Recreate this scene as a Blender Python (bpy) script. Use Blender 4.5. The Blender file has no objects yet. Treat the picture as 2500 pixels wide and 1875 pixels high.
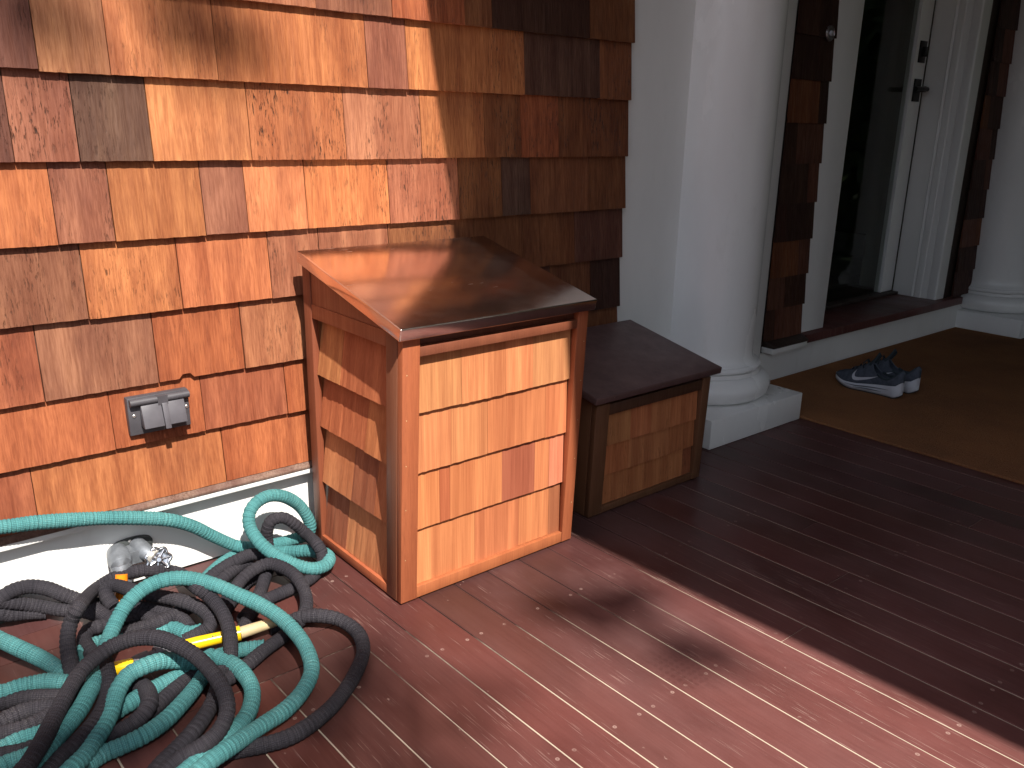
import bpy, bmesh, math, random
from mathutils import Vector, Matrix
R = math.radians
rng = random.Random(7)
scene = bpy.context.scene
COL = scene.collection

# ---------------------------------------------------------------- camera
cam_d = bpy.data.cameras.new('camera')
cam = bpy.data.objects.new('camera', cam_d); COL.objects.link(cam)
cr = Vector((0.7692, -0.6388, 0.0198)); cu = Vector((0.1710, 0.2355, 0.9567)); cf = Vector((0.6158, 0.7325, -0.2904))
m3 = Matrix((cr, cu, -cf)).transposed()
cam.matrix_world = Matrix.Translation((0, 0, 1.1)) @ m3.to_4x4()
cam_d.sensor_width = 36.0; cam_d.lens = 30.06; cam_d.clip_start = 0.02; cam_d.clip_end = 500
scene.camera = cam
scene.render.resolution_x = 1024; scene.render.resolution_y = 768

# ---------------------------------------------------------------- sky and sun
SUN = Vector((0.19, 0.80, -1.0)).normalized()           # the way the light travels
world = bpy.data.worlds.new("World"); scene.world = world
world.use_nodes = True
wn = world.node_tree
sky = wn.nodes.new('ShaderNodeTexSky'); sky.sky_type = 'NISHITA'; sky.sun_disc = False
sky.sun_elevation = math.asin(-SUN.z); sky.sun_rotation = math.atan2(-SUN.x, -SUN.y)
bg = wn.nodes['Background']; bg.inputs['Strength'].default_value = 0.105
hs_ = wn.nodes.new('ShaderNodeHueSaturation'); hs_.inputs['Saturation'].default_value = .48
wn.links.new(sky.outputs[0], hs_.inputs['Color']); wn.links.new(hs_.outputs[0], bg.inputs[0])
sun_d = bpy.data.lights.new('sun', 'SUN'); sun_d.energy = 5.0; sun_d.angle = R(0.53); sun_d.color = (1.0, 0.945, 0.86)
sun = bpy.data.objects.new('sun', sun_d); COL.objects.link(sun)
sun.rotation_euler = (-SUN).to_track_quat('Z', 'Y').to_euler()
vs = scene.view_settings
vs.view_transform = 'Standard'; vs.look = 'None'; vs.gamma = 1.0; vs.use_curve_mapping = False
vs.exposure = 0.9

# ---------------------------------------------------------------- material helpers
class NT:
    def __init__(s, name):
        s.m = bpy.data.materials.new(name); s.m.use_nodes = True
        s.t = s.m.node_tree; s.b = s.t.nodes['Principled BSDF']
    def n(s, typ, **kw):
        nd = s.t.nodes.new('ShaderNode' + typ)
        for k, v in kw.items():
            if k[0] == '_': nd.inputs[k[1:].replace('_', ' ')].default_value = v
            else: setattr(nd, k, v)
        return nd
    def l(s, a, b): s.t.links.new(a, b)
    def set(s, **kw):
        for k, v in kw.items():
            k = k.replace('_', ' ')
            if hasattr(v, 'is_output'): s.l(v, s.b.inputs[k])
            else: s.b.inputs[k].default_value = v
    def coords(s, scale=(1, 1, 1), src=None, off=None):
        if src is None: src = s.n('TexCoord').outputs['Object']
        mp = s.n('Mapping'); s.l(src, mp.inputs['Vector']); mp.inputs['Scale'].default_value = scale
        if off is not None: s.l(off, mp.inputs['Location'])
        return mp.outputs[0]
    def noise(s, vec, scale=1.0, detail=4, rough=0.55, dist=0.0):
        nd = s.n('TexNoise'); s.l(vec, nd.inputs['Vector'])
        nd.inputs['Scale'].default_value = scale; nd.inputs['Detail'].default_value = detail
        nd.inputs['Roughness'].default_value = rough; nd.inputs['Distortion'].default_value = dist
        return nd.outputs['Fac']
    def ramp(s, f, lo, hi, a=0.0, b=1.0):
        nd = s.n('MapRange'); nd.clamp = True
        s.l(f, nd.inputs['Value'])
        for i, v in zip((1, 2, 3, 4), (lo, hi, a, b)): nd.inputs[i].default_value = v
        return nd.outputs[0]
    def math(s, op, a, b=0.0, c=None):
        nd = s.n('Math', operation=op)
        for i, v in enumerate((a, b, c)):
            if v is None: continue
            if hasattr(v, 'is_output'): s.l(v, nd.inputs[i])
            else: nd.inputs[i].default_value = v
        return nd.outputs[0]
    def mix(s, f, a, b, mode='MIX'):
        nd = s.n('Mix', data_type='RGBA', blend_type=mode)
        for i, v in ((0, f), (6, a), (7, b)):
            if hasattr(v, 'is_output'): s.l(v, nd.inputs[i])
            else: nd.inputs[i].default_value = v if i == 0 or len(v) == 4 else (*v, 1)
        return nd.outputs[2]
    def bump(s, h, strength=0.3, dist=0.002):
        nd = s.n('Bump'); nd.inputs['Strength'].default_value = strength; nd.inputs['Distance'].default_value = dist
        s.l(h, nd.inputs['Height']); s.l(nd.outputs[0], s.b.inputs['Normal'])
    def attr(s, name, out='Color'):
        return s.n('Attribute', attribute_name=name).outputs[out]

def plain(name, col, rough=0.5, var=0.08, sc=12.0, bump=0.0, metallic=0.0, spec=0.5):
    t = NT(name); v = t.coords((sc, sc, sc)); f = t.noise(v, 1, 5, .6)
    k = t.ramp(f, .3, .7, 1 - var, 1 + var)
    t.set(Base_Color=t.mix(1.0, col, t.mix(0.0, (1, 1, 1), (1, 1, 1)), 'MULTIPLY'))
    hs = t.n('HueSaturation'); hs.inputs['Color'].default_value = (*col, 1); t.l(k, hs.inputs['Value'])
    t.set(Base_Color=hs.outputs[0], Roughness=t.ramp(f, .25, .75, max(rough - .08, .03), rough + .08), Metallic=metallic, Specular_IOR_Level=spec)
    if bump: t.bump(t.noise(t.coords((sc * 12,) * 3), 1, 3), bump, .001)
    return t.m

def wood(name, fleck=1.0, rough=0.55, spec=0.35, bands=1.0, grain=1.0, base=None, fine=230.0, blotch=0.35):
    # sawn cedar: the tone of each piece comes from its own 'tone' attribute, grain runs along z
    t = NT(name)
    seed = t.attr('seed'); off = t.n('VectorMath', operation='SCALE'); t.l(seed, off.inputs[0]); off.inputs['Scale'].default_value = 37.0
    tone = t.attr('tone') if base is None else None
    add = t.n('VectorMath', operation='ADD'); t.l(t.n('TexCoord').outputs['Object'], add.inputs[0]); t.l(off.outputs[0], add.inputs[1])
    P = add.outputs[0]
    g1 = t.noise(t.coords((fine, fine, 1.6), P), 1, 3, .55)                 # fine grain
    g2 = t.noise(t.coords((26, 26, .8), P), 1, 4, .55, .25)                  # broad bands
    g3 = t.noise(t.coords((7, 7, 5), P), 1, 4, .6)                          # weather blotches
    g4 = t.noise(t.coords((300, 300, 34), P), 1, 3, .6)                     # dashes
    gm = t.noise(t.coords((13, 13, 4.5), P), 1, 3, .6)
    c = tone if tone is not None else None
    if c is None:
        rg = t.n('RGB'); rg.outputs[0].default_value = (*base, 1); c = rg.outputs[0]
    c = t.mix(t.ramp(g2, .36, .66, 0, .55 * bands), c, t.mix(1.0, c, (.60, .45, .42), 'MULTIPLY'))
    c = t.mix(t.ramp(g2, .52, .30, 0, .45 * bands), c, t.mix(1.0, c, (1.28, 1.32, 1.25), 'MULTIPLY'))
    c = t.mix(t.ramp(g1, .36, .66, 0, .60 * grain), c, t.mix(1.0, c, (.62, .52, .47), 'MULTIPLY'))
    c = t.mix(t.ramp(g3, .48, .75, 0, blotch), c, t.mix(1.0, c, (.58, .52, .60), 'MULTIPLY'))
    fl = t.math('MULTIPLY', t.ramp(g4, .565, .65), t.ramp(gm, .42, .62))
    fl = t.math('MULTIPLY', fl, t.math('MULTIPLY', t.attr('seed', 'Alpha'), fleck))
    c = t.mix(fl, c, (.035, .016, .010))
    t.set(Base_Color=c, Roughness=t.ramp(g1, .3, .7, rough - .08, rough + .1), Specular_IOR_Level=spec)
    h = t.math('ADD', t.math('MULTIPLY', g1, .8), t.math('MULTIPLY', fl, -.8))
    t.bump(h, .55 * grain, .0022)
    return t.m

M = {}
M['shingle'] = wood('weathered cedar shingle', fleck=1.0, rough=.58, spec=.25, bands=1.15, grain=1.25, blotch=.75)
M['new_shingle'] = wood('new cedar shingle', fleck=.25, rough=.7, spec=.2, bands=1.0, grain=.75, fine=300, blotch=.15)
M['redwood'] = wood('oiled redwood trim', fleck=.15, rough=.48, spec=.4, bands=.5, grain=.6, fine=300, blotch=.2)
M['old_cap'] = wood('worn brown ledge', fleck=.6, rough=.8, spec=.1, base=(.19, .125, .10), blotch=.6)
M['dark_cap'] = wood('dark stained ledge', fleck=.2, rough=.5, spec=.4, base=(.045, .03, .024), blotch=.5)

def white_paint(name, col, rough, drips=0.0):
    t = NT(name); P = t.n('TexCoord').outputs['Object']
    a = t.noise(t.coords((3, 3, 1.2), P), 1, 5, .6); b = t.noise(t.coords((60, 60, 25), P), 1, 3, .5)
    dirt = t.ramp(t.noise(t.coords((14, 14, 5), P), 1, 6, .7), .58, .8, 0, .22)
    hs = t.n('HueSaturation'); hs.inputs['Color'].default_value = (*col, 1); t.l(t.ramp(a, .3, .7, .94, 1.05), hs.inputs['Value'])
    t.set(Base_Color=t.mix(dirt, hs.outputs[0], (col[0] * .62, col[1] * .6, col[2] * .55)), Roughness=t.ramp(a, .3, .7, rough - .07, rough + .08))
    t.bump(t.math('ADD', t.math('MULTIPLY', b, .35), t.math('MULTIPLY', a, drips)), .12, .003)
    return t.m
M['white'] = white_paint('white trim paint', (.78, .78, .76), .42)
M['gloss_white'] = white_paint('glossy white column paint', (.82, .815, .80), .24, 1.4)

# porch floor: dark red-brown enamel, worn, board tone from the 'tone' attribute, boards run along y
t = NT('dark red porch paint')
P = t.n('TexCoord').outputs['Object']
seed = t.attr('seed'); off = t.n('VectorMath', operation='SCALE'); t.l(seed, off.inputs[0]); off.inputs['Scale'].default_value = 19.0
ad = t.n('VectorMath', operation='ADD'); t.l(P, ad.inputs[0]); t.l(off.outputs[0], ad.inputs[1]); PS = ad.outputs[0]
c = t.attr('tone')
big = t.noise(t.coords((2.2, 1.3, 1), P), 1, 4, .6)
c = t.mix(t.ramp(big, .40, .64, 0, .75), c, t.mix(1.0, c, (1.40, 1.42, 1.45), 'MULTIPLY'))
dust = t.noise(t.coords((5, 2.2, 1), P, None), 1, 5, .65)
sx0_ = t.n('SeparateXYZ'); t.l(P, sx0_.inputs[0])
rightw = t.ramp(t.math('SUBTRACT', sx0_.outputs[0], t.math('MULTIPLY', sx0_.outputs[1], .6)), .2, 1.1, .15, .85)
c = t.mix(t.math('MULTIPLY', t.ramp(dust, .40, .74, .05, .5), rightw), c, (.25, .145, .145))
lit_zone = t.math('MULTIPLY', t.ramp(sx0_.outputs[1], 1.45, .75), t.ramp(sx0_.outputs[0], 2.6, 1.5))
c = t.mix(t.math('MULTIPLY', lit_zone, t.ramp(big, .3, .62, .12, .58)), c, (.205, .072, .064))  # brighter look of the sunlit stretch, painted into the board colour
gr = t.noise(t.coords((150, 3.0, 1), PS), 1, 5, .6)
c = t.mix(t.ramp(gr, .42, .7, 0, .4), c, t.mix(1.0, c, (.68, .6, .6), 'MULTIPLY'))
# worn scratches along the boards
sc = t.noise(t.coords((520, 11, 1), PS), 1, 2, .45)
scm = t.noise(t.coords((6.0, 1.5, 1), PS), 1, 3, .6)
scr = t.math('MULTIPLY', t.ramp(sc, .655, .70), t.ramp(t.math('ADD', scm, t.math('MULTIPLY', lit_zone, .09)), .50, .64))
sp = t.noise(t.coords((75, 48, 1), P), 1, 2, .5)
spm = t.noise(t.coords((4.4, 3.6, 1), P), 1, 3, .6)
spt = t.math('MULTIPLY', t.ramp(sp, .72, .76), t.ramp(spm, .50, .60))
# chips and rubbed patches
ch = t.noise(t.coords((46, 20, 1), P), 1, 6, .75)
chm = t.noise(t.coords((2.6, 2.0, 1), ad.outputs[0]), 1, 2, .5)
chp = t.math('MULTIPLY', t.ramp(ch, .62, .72, 0, .6), t.ramp(chm, .56, .66))
ux = t.math('FRACT', t.math('DIVIDE', t.math('ADD', t.math('SUBTRACT', sx0_.outputs[0], 1.014), t.math('MULTIPLY', t.math('SUBTRACT', sx0_.outputs[1], 1.54), .0214)), .1045))
dx_ = t.math('MULTIPLY', t.math('SUBTRACT', t.math('ABSOLUTE', t.math('SUBTRACT', ux, .5)), .31), .1045)
jy = t.math('SUBTRACT', sx0_.outputs[1], t.math('MULTIPLY', t.noise(t.coords((4, .001, 1), P), 1, 1, .5), .05))
dy_ = t.math('MULTIPLY', t.math('SUBTRACT', t.math('FRACT', t.math('ADD', t.math('DIVIDE', jy, .406), .30)), .5), .406)
rr_ = t.math('SQRT', t.math('ADD', t.math('MULTIPLY', dx_, dx_), t.math('MULTIPLY', dy_, dy_)))
nail = t.math('MULTIPLY', t.math('MULTIPLY', t.ramp(rr_, .0046, .0038), t.ramp(rr_, .0012, .0022, .35, 1.0)), t.ramp(t.noise(t.coords((9, 9, 1), P), 1, 2, .5), .46, .54))
wear = t.math('MAXIMUM', t.math('MAXIMUM', t.math('MAXIMUM', scr, spt), chp), nail)
c = t.mix(t.math('MULTIPLY', wear, .5), c, (.40, .28, .24))
# a dotted shoe-sole print left in the dust
vor = t.n('TexVoronoi', feature='F1'); vor.inputs['Scale'].default_value = 62; vor.inputs['Randomness'].default_value = .12
t.l(P, vor.inputs['Vector'])
sx = t.n('SeparateXYZ'); t.l(P, sx.inputs[0])
def ell(cx, cy, rx, ry):
    dx = t.math('DIVIDE', t.math('SUBTRACT', sx.outputs[0], cx), rx); dy = t.math('DIVIDE', t.math('SUBTRACT', sx.outputs[1], cy), ry)
    return t.ramp(t.math('ADD', t.math('MULTIPLY', dx, dx), t.math('MULTIPLY', dy, dy)), 1.0, .55)
c = t.mix(t.math('MULTIPLY', t.math('MULTIPLY', t.ramp(vor.outputs['Distance'], .36, .27), ell(1.285, .955, .05, .075)), .30), c, t.mix(1.0, c, (.55, .45, .45), 'MULTIPLY'))
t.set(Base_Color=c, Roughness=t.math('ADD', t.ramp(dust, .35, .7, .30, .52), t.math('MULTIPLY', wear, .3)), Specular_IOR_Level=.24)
t.bump(t.math('ADD', t.math('MULTIPLY', gr, .6), t.math('MULTIPLY', wear, -.5)), .25, .0012)
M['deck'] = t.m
# the dusty filler in the seams
t = NT('seam filler'); P = t.n('TexCoord').outputs['Object']
f = t.noise(t.coords((.85, 1.1, 1), P), 1, 3, .55); f2 = t.noise(t.coords((30, 9, 1), P), 1, 4, .6)
k = t.math('ADD', t.math('MULTIPLY', f, .8), t.math('MULTIPLY', f2, .25))
sx = t.n('SeparateXYZ'); t.l(P, sx.inputs[0])
far = t.ramp(sx.outputs[1], 1.55, .95, -.03, .24)
c = t.mix(t.ramp(t.math('ADD', k, far), .50, .66), (.030, .016, .014), (.46, .385, .30))
t.set(Base_Color=c, Roughness=.85, Specular_IOR_Level=.1)
M['seam'] = t.m

# bright copper sheet, smudged
t = NT('copper sheet'); P = t.n('TexCoord').outputs['Object']
a = t.noise(t.coords((5, 9, 6), P), 1, 5, .65); b = t.noise(t.coords((3, 60, 60), P), 1, 3, .5)
smu = t.noise(t.coords((16, 16, 16), P), 1, 5, .7, 1.2)
c = t.mix(t.ramp(a, .35, .7), (.97, .84, .77), (.93, .76, .68))
scr = t.noise(t.coords((14, 300, 300), P), 1, 2, .4, .6)
scm = t.noise(t.coords((7, 7, 7), P), 1, 3, .6)
sc = t.math('MULTIPLY', t.ramp(scr, .70, .74), t.ramp(scm, .55, .65))
t.set(Base_Color=c, Metallic=1.0, Roughness=t.math('ADD', t.ramp(smu, .45, .8, .17, .24), t.math('MULTIPLY', sc, .3)))
t.bump(t.math('ADD', t.math('MULTIPLY', t.noise(t.coords((3, 3, 3), P), 1, 1, .4), 1.0), t.math('MULTIPLY', b, .01)), .05, .006)
M['copper'] = t.m
# aged brown copper
t = NT('aged brown copper'); P = t.n('TexCoord').outputs['Object']
a = t.noise(t.coords((9, 9, 9), P), 1, 6, .7); b = t.noise(t.coords((120, 60, 60), P), 1, 3, .6)
c = t.mix(t.ramp(a, .35, .7), (.150, .085, .080), (.100, .058, .055))
c = t.mix(t.math('MULTIPLY', t.ramp(b, .66, .74), t.ramp(a, .5, .6)), c, (.28, .18, .16))
t.set(Base_Color=c, Metallic=.25, Roughness=t.ramp(a, .3, .7, .38, .55))
M['brown_copper'] = t.m

def hose_mat(name, c0, c1, dusty):
    t = NT(name); uv = t.n('UVMap').outputs[0]; s = t.n('SeparateXYZ'); t.l(uv, s.inputs[0])
    P = t.n('TexCoord').outputs['Object']
    along = t.math('MULTIPLY', s.outputs[0], 2 * math.pi / .0042)
    jit = t.noise(t.coords((220, 220, 220), P), 1, 2, .5)
    ln = t.math('SINE', t.math('ADD', t.math('MULTIPLY', s.outputs[1], 2 * math.pi * 26), t.math('MULTIPLY', jit, 2.0)))
    cr = t.math('SINE', t.math('ADD', along, t.math('MULTIPLY', jit, 4.0)))
    big = t.noise(t.coords((9, 9, 9), P), 1, 4, .6); fz = t.noise(t.coords((420, 420, 420), P), 1, 2, .6)
    c = t.mix(t.ramp(big, .3, .7), c0, c1)
    knit = t.math('MAXIMUM', t.ramp(ln, .1, .95), t.ramp(cr, .45, 1.0, 0, .7))
    n1 = t.n('TexNoise', noise_dimensions='1D'); t.l(t.math('MULTIPLY', s.outputs[0], 150.0), n1.inputs['W']); n1.inputs['Detail'].default_value = 2
    ring = t.ramp(n1.outputs['Fac'], .46, .36)
    c = t.mix(t.math('MULTIPLY', ring, .8), c, t.mix(1.0, c, (.30, .33, .36), 'MULTIPLY'))  # shade of the rib grooves put into the colour as dark bands
    c = t.mix(t.math('MULTIPLY', knit, .45), c, t.mix(1.0, c, (.40, .42, .44), 'MULTIPLY'))
    c = t.mix(t.math('MULTIPLY', t.ramp(fz, .56, .72, 0, .5), t.ramp(big, .42, .7)), c, dusty)
    t.set(Base_Color=c, Roughness=.9, Specular_IOR_Level=.12)
    t.bump(t.math('ADD', t.math('MULTIPLY', knit, -.8), t.math('MULTIPLY', fz, .9)), .8, .0016)
    return t.m
M['teal'] = hose_mat('teal woven sleeve', (.068, .222, .226), (.098, .285, .286), (.33, .48, .42))
M['black'] = hose_mat('black woven sleeve', (.030, .0275, .034), (.050, .045, .053), (.17, .16, .15))
M['coupling'] = plain('dark green rubber', (.018, .04, .035), .6)
M['grey_plastic'] = plain('grey plastic', (.088, .083, .095), .48, .1, 30, .05)
M['grey_plastic2'] = plain('dark grey plastic', (.062, .058, .066), .5, .1, 30, .05)
M['screw'] = plain('screw steel', (.55, .52, .50), .35, .1, 40, 0, .9)
M['zinc'] = plain('dull zinc casting', (.21, .225, .25), .42, .25, 45, .25, .5)
M['cream_metal'] = plain('dull nickel nut', (.42, .40, .36), .4, .15, 40, .1, .4)
M['chrome'] = plain('chromed wheel', (.78, .78, .80), .14, .05, 30, 0, 1.0)
M['dark_rubber'] = plain('dark flange plate', (.04, .045, .045), .5)
M['yellow'] = plain('glossy yellow plastic', (.78, .50, .01), .22, .05)
M['cream'] = plain('cream rubber tip', (.60, .46, .26), .5, .08, 25)
M['orange'] = plain('orange plastic', (.85, .24, .01), .3)
M['ink'] = plain('black print', (.01, .01, .01), .5)
M['navy'] = plain('dark navy mesh fabric', (.070, .080, .104), .85, .25, 60, .4, 0, .15)
M['navy_inner'] = plain('dark lining', (.040, .050, .058), .9, .2, 50, .3, 0, .1)
M['midsole'] = plain('pale grey foam', (.52, .53, .58), .6, .08, 20)
M['midsole_line'] = plain('grey foam line', (.12, .125, .145), .6)
M['outsole'] = plain('dark outsole', (.03, .03, .033), .6)
M['logo'] = plain('pale grey print', (.50, .51, .56), .45)
M['iron'] = plain('dark bronze hardware', (.018, .016, .015), .4, .1, 20, 0, .5)
M['bell'] = plain('nickel bell rim', (.30, .27, .27), .3, .05, 20, 0, .8)
M['bell_in'] = plain('bell bowl', (.06, .045, .045), .4)
M['interior'] = plain('dim hall paint', (.20, .19, .15), .8)
M['interior_trim'] = plain('hall trim', (.5, .5, .46), .6)
M['hall_floor'] = plain('hall floor boards', (.05, .03, .022), .35)
M['ceiling'] = plain('porch ceiling paint', (.12, .112, .098), .6)
M['lawn'] = plain('lawn', (.022, .034, .013), .9, .4, 3)
M['bark'] = plain('bark', (.10, .075, .055), .9, .3, 12, .5)
M['sole_print'] = M['ink']
t = NT('leaf'); o = t.n('ObjectInfo'); f = t.noise(t.coords((3, 3, 3)), 1, 3)
t.set(Base_Color=t.mix(t.ramp(f, .3, .7), (.022, .045, .011), (.045, .075, .018)), Roughness=.5, Subsurface_Weight=0.0)
M['leaf'] = t.m
t = NT('door glass'); t.set(Base_Color=(.82, .86, .82, 1), Roughness=.015, Transmission_Weight=1.0, IOR=1.25)
M['glass'] = t.m
# coir
t = NT('coir mat'); P = t.n('TexCoord').outputs['Object']
a = t.noise(t.coords((2.4, 2.4, 2.4), P), 1, 5, .65); b = t.noise(t.coords((160, 160, 160), P), 1, 4, .7)
c = t.mix(t.ramp(a, .35, .65), (.32, .135, .060), (.215, .092, .046))
c = t.mix(t.ramp(b, .45, .75, 0, .7), c, (.36, .22, .105))
t.set(Base_Color=c, Roughness=.95, Specular_IOR_Level=.05); t.bump(b, 1.0, .006)
M['coir'] = t.m

# ---------------------------------------------------------------- mesh helper
class MB:
    def __init__(s): s.v = []; s.f = []; s.tone = []; s.seed = []; s.uv = {}
    def add(s, verts, faces, tone=(1, 1, 1), seed=None):
        o = len(s.v); s.v += [tuple(p) for p in verts]
        sd = seed or (rng.random(), rng.random(), rng.random(), 1.0)
        if len(sd) == 3: sd = (*sd, 1.0)
        for f in faces: s.f.append(tuple(i + o for i in f)); s.tone.append(tone); s.seed.append(sd)
        return o
    def hexa(s, p, tone=(1, 1, 1), seed=None):      # 8 corners: bottom ring ccw, top ring ccw
        s.add(p, [(3, 2, 1, 0), (4, 5, 6, 7), (0, 1, 5, 4), (1, 2, 6, 5), (2, 3, 7, 6), (3, 0, 4, 7)], tone, seed)
    def box(s, x0, x1, y0, y1, z0, z1, tone=(1, 1, 1), seed=None):
        s.hexa([(x0, y0, z0), (x1, y0, z0), (x1, y1, z0), (x0, y1, z0), (x0, y0, z1), (x1, y0, z1), (x1, y1, z1), (x0, y1, z1)], tone, seed)
    def prism(s, outline, axis, a, b, tone=(1, 1, 1), seed=None):
        # outline of 2D points swept from a to b along an axis
        n = len(outline)
        def pt(q, w):
            return {'x': (w, q[0], q[1]), 'y': (q[0], w, q[1]), 'z': (q[0], q[1], w)}[axis]
        v = [pt(q, a) for q in outline] + [pt(q, b) for q in outline]
        f = [tuple(range(n - 1, -1, -1)), tuple(range(n, 2 * n))] + [(i, (i + 1) % n, n + (i + 1) % n, n + i) for i in range(n)]
        s.add(v, f, tone, seed)
    def lathe(s, prof, cx=0, cy=0, seg=48, mat=None, caps=True):
        # profile (r, z), optional matrix
        n = len(prof); v = []; f = []
        for r, z in prof:
            for k in range(seg):
                a = 2 * math.pi * k / seg; p = Vector((cx + r * math.cos(a), cy + r * math.sin(a), z))
                v.append(mat @ p if mat else p)
        for i in range(n - 1):
            for k in range(seg):
                k2 = (k + 1) % seg; f.append((i * seg + k, i * seg + k2, (i + 1) * seg + k2, (i + 1) * seg + k))
        if caps:
            f.append(tuple(range(seg - 1, -1, -1))); f.append(tuple((n - 1) * seg + k for k in range(seg)))
        s.add(v, f)
    def tube(s, path, rad, seg=12, closed=False, uvs=False):
        # path of Vectors; rad a number or a list
        n = len(path); v = []; f = []; uvl = []
        T = []
        for i in range(n):
            a = path[max(i - 1, 0)]; b = path[min(i + 1, n - 1)]; d = (b - a); T.append(d.normalized() if d.length > 1e-9 else Vector((0, 0, 1)))
        up = Vector((0, 0, 1)) if abs(T[0].z) < .9 else Vector((1, 0, 0))
        N = (up - T[0] * up.dot(T[0])).normalized(); L = 0.0; Ls = []
        for i in range(n):
            if i: N = (N - T[i] * N.dot(T[i])).normalized(); L += (path[i] - path[i - 1]).length
            Ls.append(L); Bn = T[i].cross(N); r = rad[i] if isinstance(rad, (list, tuple)) else rad
            for k in range(seg):
                a = 2 * math.pi * k / seg; v.append(path[i] + (N * math.cos(a) + Bn * math.sin(a)) * r)
        base = len(s.f)
        for i in range(n - 1):
            for k in range(seg):
                k2 = (k + 1) % seg; f.append((i * seg + k, (i + 1) * seg + k, (i + 1) * seg + k2, i * seg + k2))
                uvl.append(((Ls[i], k / seg), (Ls[i + 1], k / seg), (Ls[i + 1], (k + 1) / seg), (Ls[i], (k + 1) / seg)))
        f.append(tuple(range(seg))); f.append(tuple((n - 1) * seg + k for k in range(seg - 1, -1, -1)))
        s.add(v, f)
        if uvs:
            for j, q in enumerate(uvl): s.uv[base + j] = q
    def build(s, name, mat, parent=None, bevel=0.0, smooth=False, angle=35, segs=2, at=None, hid=None):
        me = bpy.data.meshes.new(name)
        org = Vector(at) if at else Vector((0, 0, 0))
        if parent is not None: org = Vector(parent.matrix_world.translation) if hid is None else org
        me.from_pydata([Vector(p) - org for p in s.v], [], s.f)
        ta = me.attributes.new('tone', 'FLOAT_COLOR', 'FACE'); sa = me.attributes.new('seed', 'FLOAT_COLOR', 'FACE')
        for i in range(len(s.f)):
            ta.data[i].color = (*s.tone[i], 1); sa.data[i].color = s.seed[i]
        if s.uv:
            u = me.uv_layers.new(name='UVMap')
            for i, pl in enumerate(me.polygons):
                q = s.uv.get(i)
                if q:
                    for j, li in enumerate(pl.loop_indices): u.data[li].uv = q[j]
        if bevel:
            bm = bmesh.new(); bm.from_mesh(me)
            bmesh.ops.bevel(bm, geom=bm.edges[:], offset=bevel, segments=segs, profile=.5, affect='EDGES', clamp_overlap=True)
            bm.to_mesh(me); bm.free()
        if smooth or bevel:
            for p in me.polygons: p.use_smooth = True
            me.set_sharp_from_angle(angle=R(angle))
        me.materials.append(mat)
        ob = bpy.data.objects.new(name, me); COL.objects.link(ob)
        if parent is not None: ob.parent = parent
        else: ob.location = org
        return ob

def tag(o, label=None, cat=None, group=None, kind=None):
    for k, v in (('label', label), ('category', cat), ('group', group), ('kind', kind)):
        if v: o[k] = v
    return o
def thing(name, loc, label, cat, group=None):
    o = bpy.data.objects.new(name, None); COL.objects.link(o); o.location = loc; o.empty_display_size = .05
    o.matrix_world = Matrix.Translation(loc)
    return tag(o, label, cat, group)
def spline(pts, step):
    P = [Vector(p) for p in pts]; P = [P[0] * 2 - P[1]] + P + [P[-1] * 2 - P[-2]]; out = []
    for i in range(1, len(P) - 2):
        a, b, c, d = P[i - 1:i + 3]; n = max(2, int((c - b).length / step * 2))
        for k in range(n):
            u = k / n
            out.append(.5 * ((2 * b) + (c - a) * u + (2 * a - 5 * b + 4 * c - d) * u * u + (3 * b - a - 3 * c + d) * u ** 3))
    out.append(P[-2])
    # resample evenly
    res = [out[0]]; acc = 0.0
    for i in range(1, len(out)):
        a, b = out[i - 1], out[i]; L = (b - a).length
        while acc + L >= step:
            q = a.lerp(b, (step - acc) / L); res.append(q); a = q; L = (b - a).length; acc = 0.0
        acc += L
    return res

# tones (linear base colours) of the shingles
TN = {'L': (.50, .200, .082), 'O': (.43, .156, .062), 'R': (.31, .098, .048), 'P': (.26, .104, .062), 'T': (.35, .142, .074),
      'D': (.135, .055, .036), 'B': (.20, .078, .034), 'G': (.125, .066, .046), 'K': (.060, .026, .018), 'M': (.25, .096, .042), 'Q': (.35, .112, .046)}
def vary(c, a=.08):
    k = 1 + rng.uniform(-a, a); return tuple(max(0, x * k * (1 + rng.uniform(-.05, .05))) for x in c)

def shingle(mb, x0, x1, z0, z1, yb0, yt0, thick, tone, fleck, axis='y', jag=.0007, notch=None, drop=0.0):
    # a tapered shake: butt (thick) at z0, thin at z1; front face at yb0 below, yt0 above; butt edge slightly ragged
    n = max(3, int((x1 - x0) / .009)); z0 += drop
    fb, bb, ft, bt = [], [], [], []
    for i in range(n + 1):
        x = x0 + (x1 - x0) * i / n
        zz = z0 + rng.uniform(-.0006, .0006); yy = yb0 + rng.uniform(-jag, jag) * (0 if i in (0, n) else 1)
        if notch and notch[0] < x < notch[1]: zz += notch[2]
        fb.append((x, yy, zz)); bb.append((x, yb0 + thick, zz)); ft.append((x, yt0, z1)); bt.append((x, yt0 + .003, z1))
    v = fb + bb + ft + bt; m = n + 1; f = []
    for i in range(n):
        f += [(i, i + 1, 2 * m + i + 1, 2 * m + i), (m + i + 1, m + i, 3 * m + i, 3 * m + i + 1), (i + 1, i, m + i, m + i + 1), (2 * m + i, 2 * m + i + 1, 3 * m + i + 1, 3 * m + i)]
    f += [(0, 2 * m, 3 * m, m), (n, m + n, 3 * m + n, 2 * m + n)]
    if axis == 'x': v = [(p[1], p[0], p[2]) for p in v]; f = [tuple(reversed(q)) for q in f]
    mb.add(v, f, tone, (rng.random(), rng.random(), rng.random(), fleck))

# ================================================================ SETTING
# ground
g = MB(); g.add([(-150, -150, -.45), (150, -150, -.45), (150, 150, -.45), (-150, 150, -.45)], [(0, 1, 2, 3)])
tag(g.build('ground', M['lawn']), kind='structure')
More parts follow.
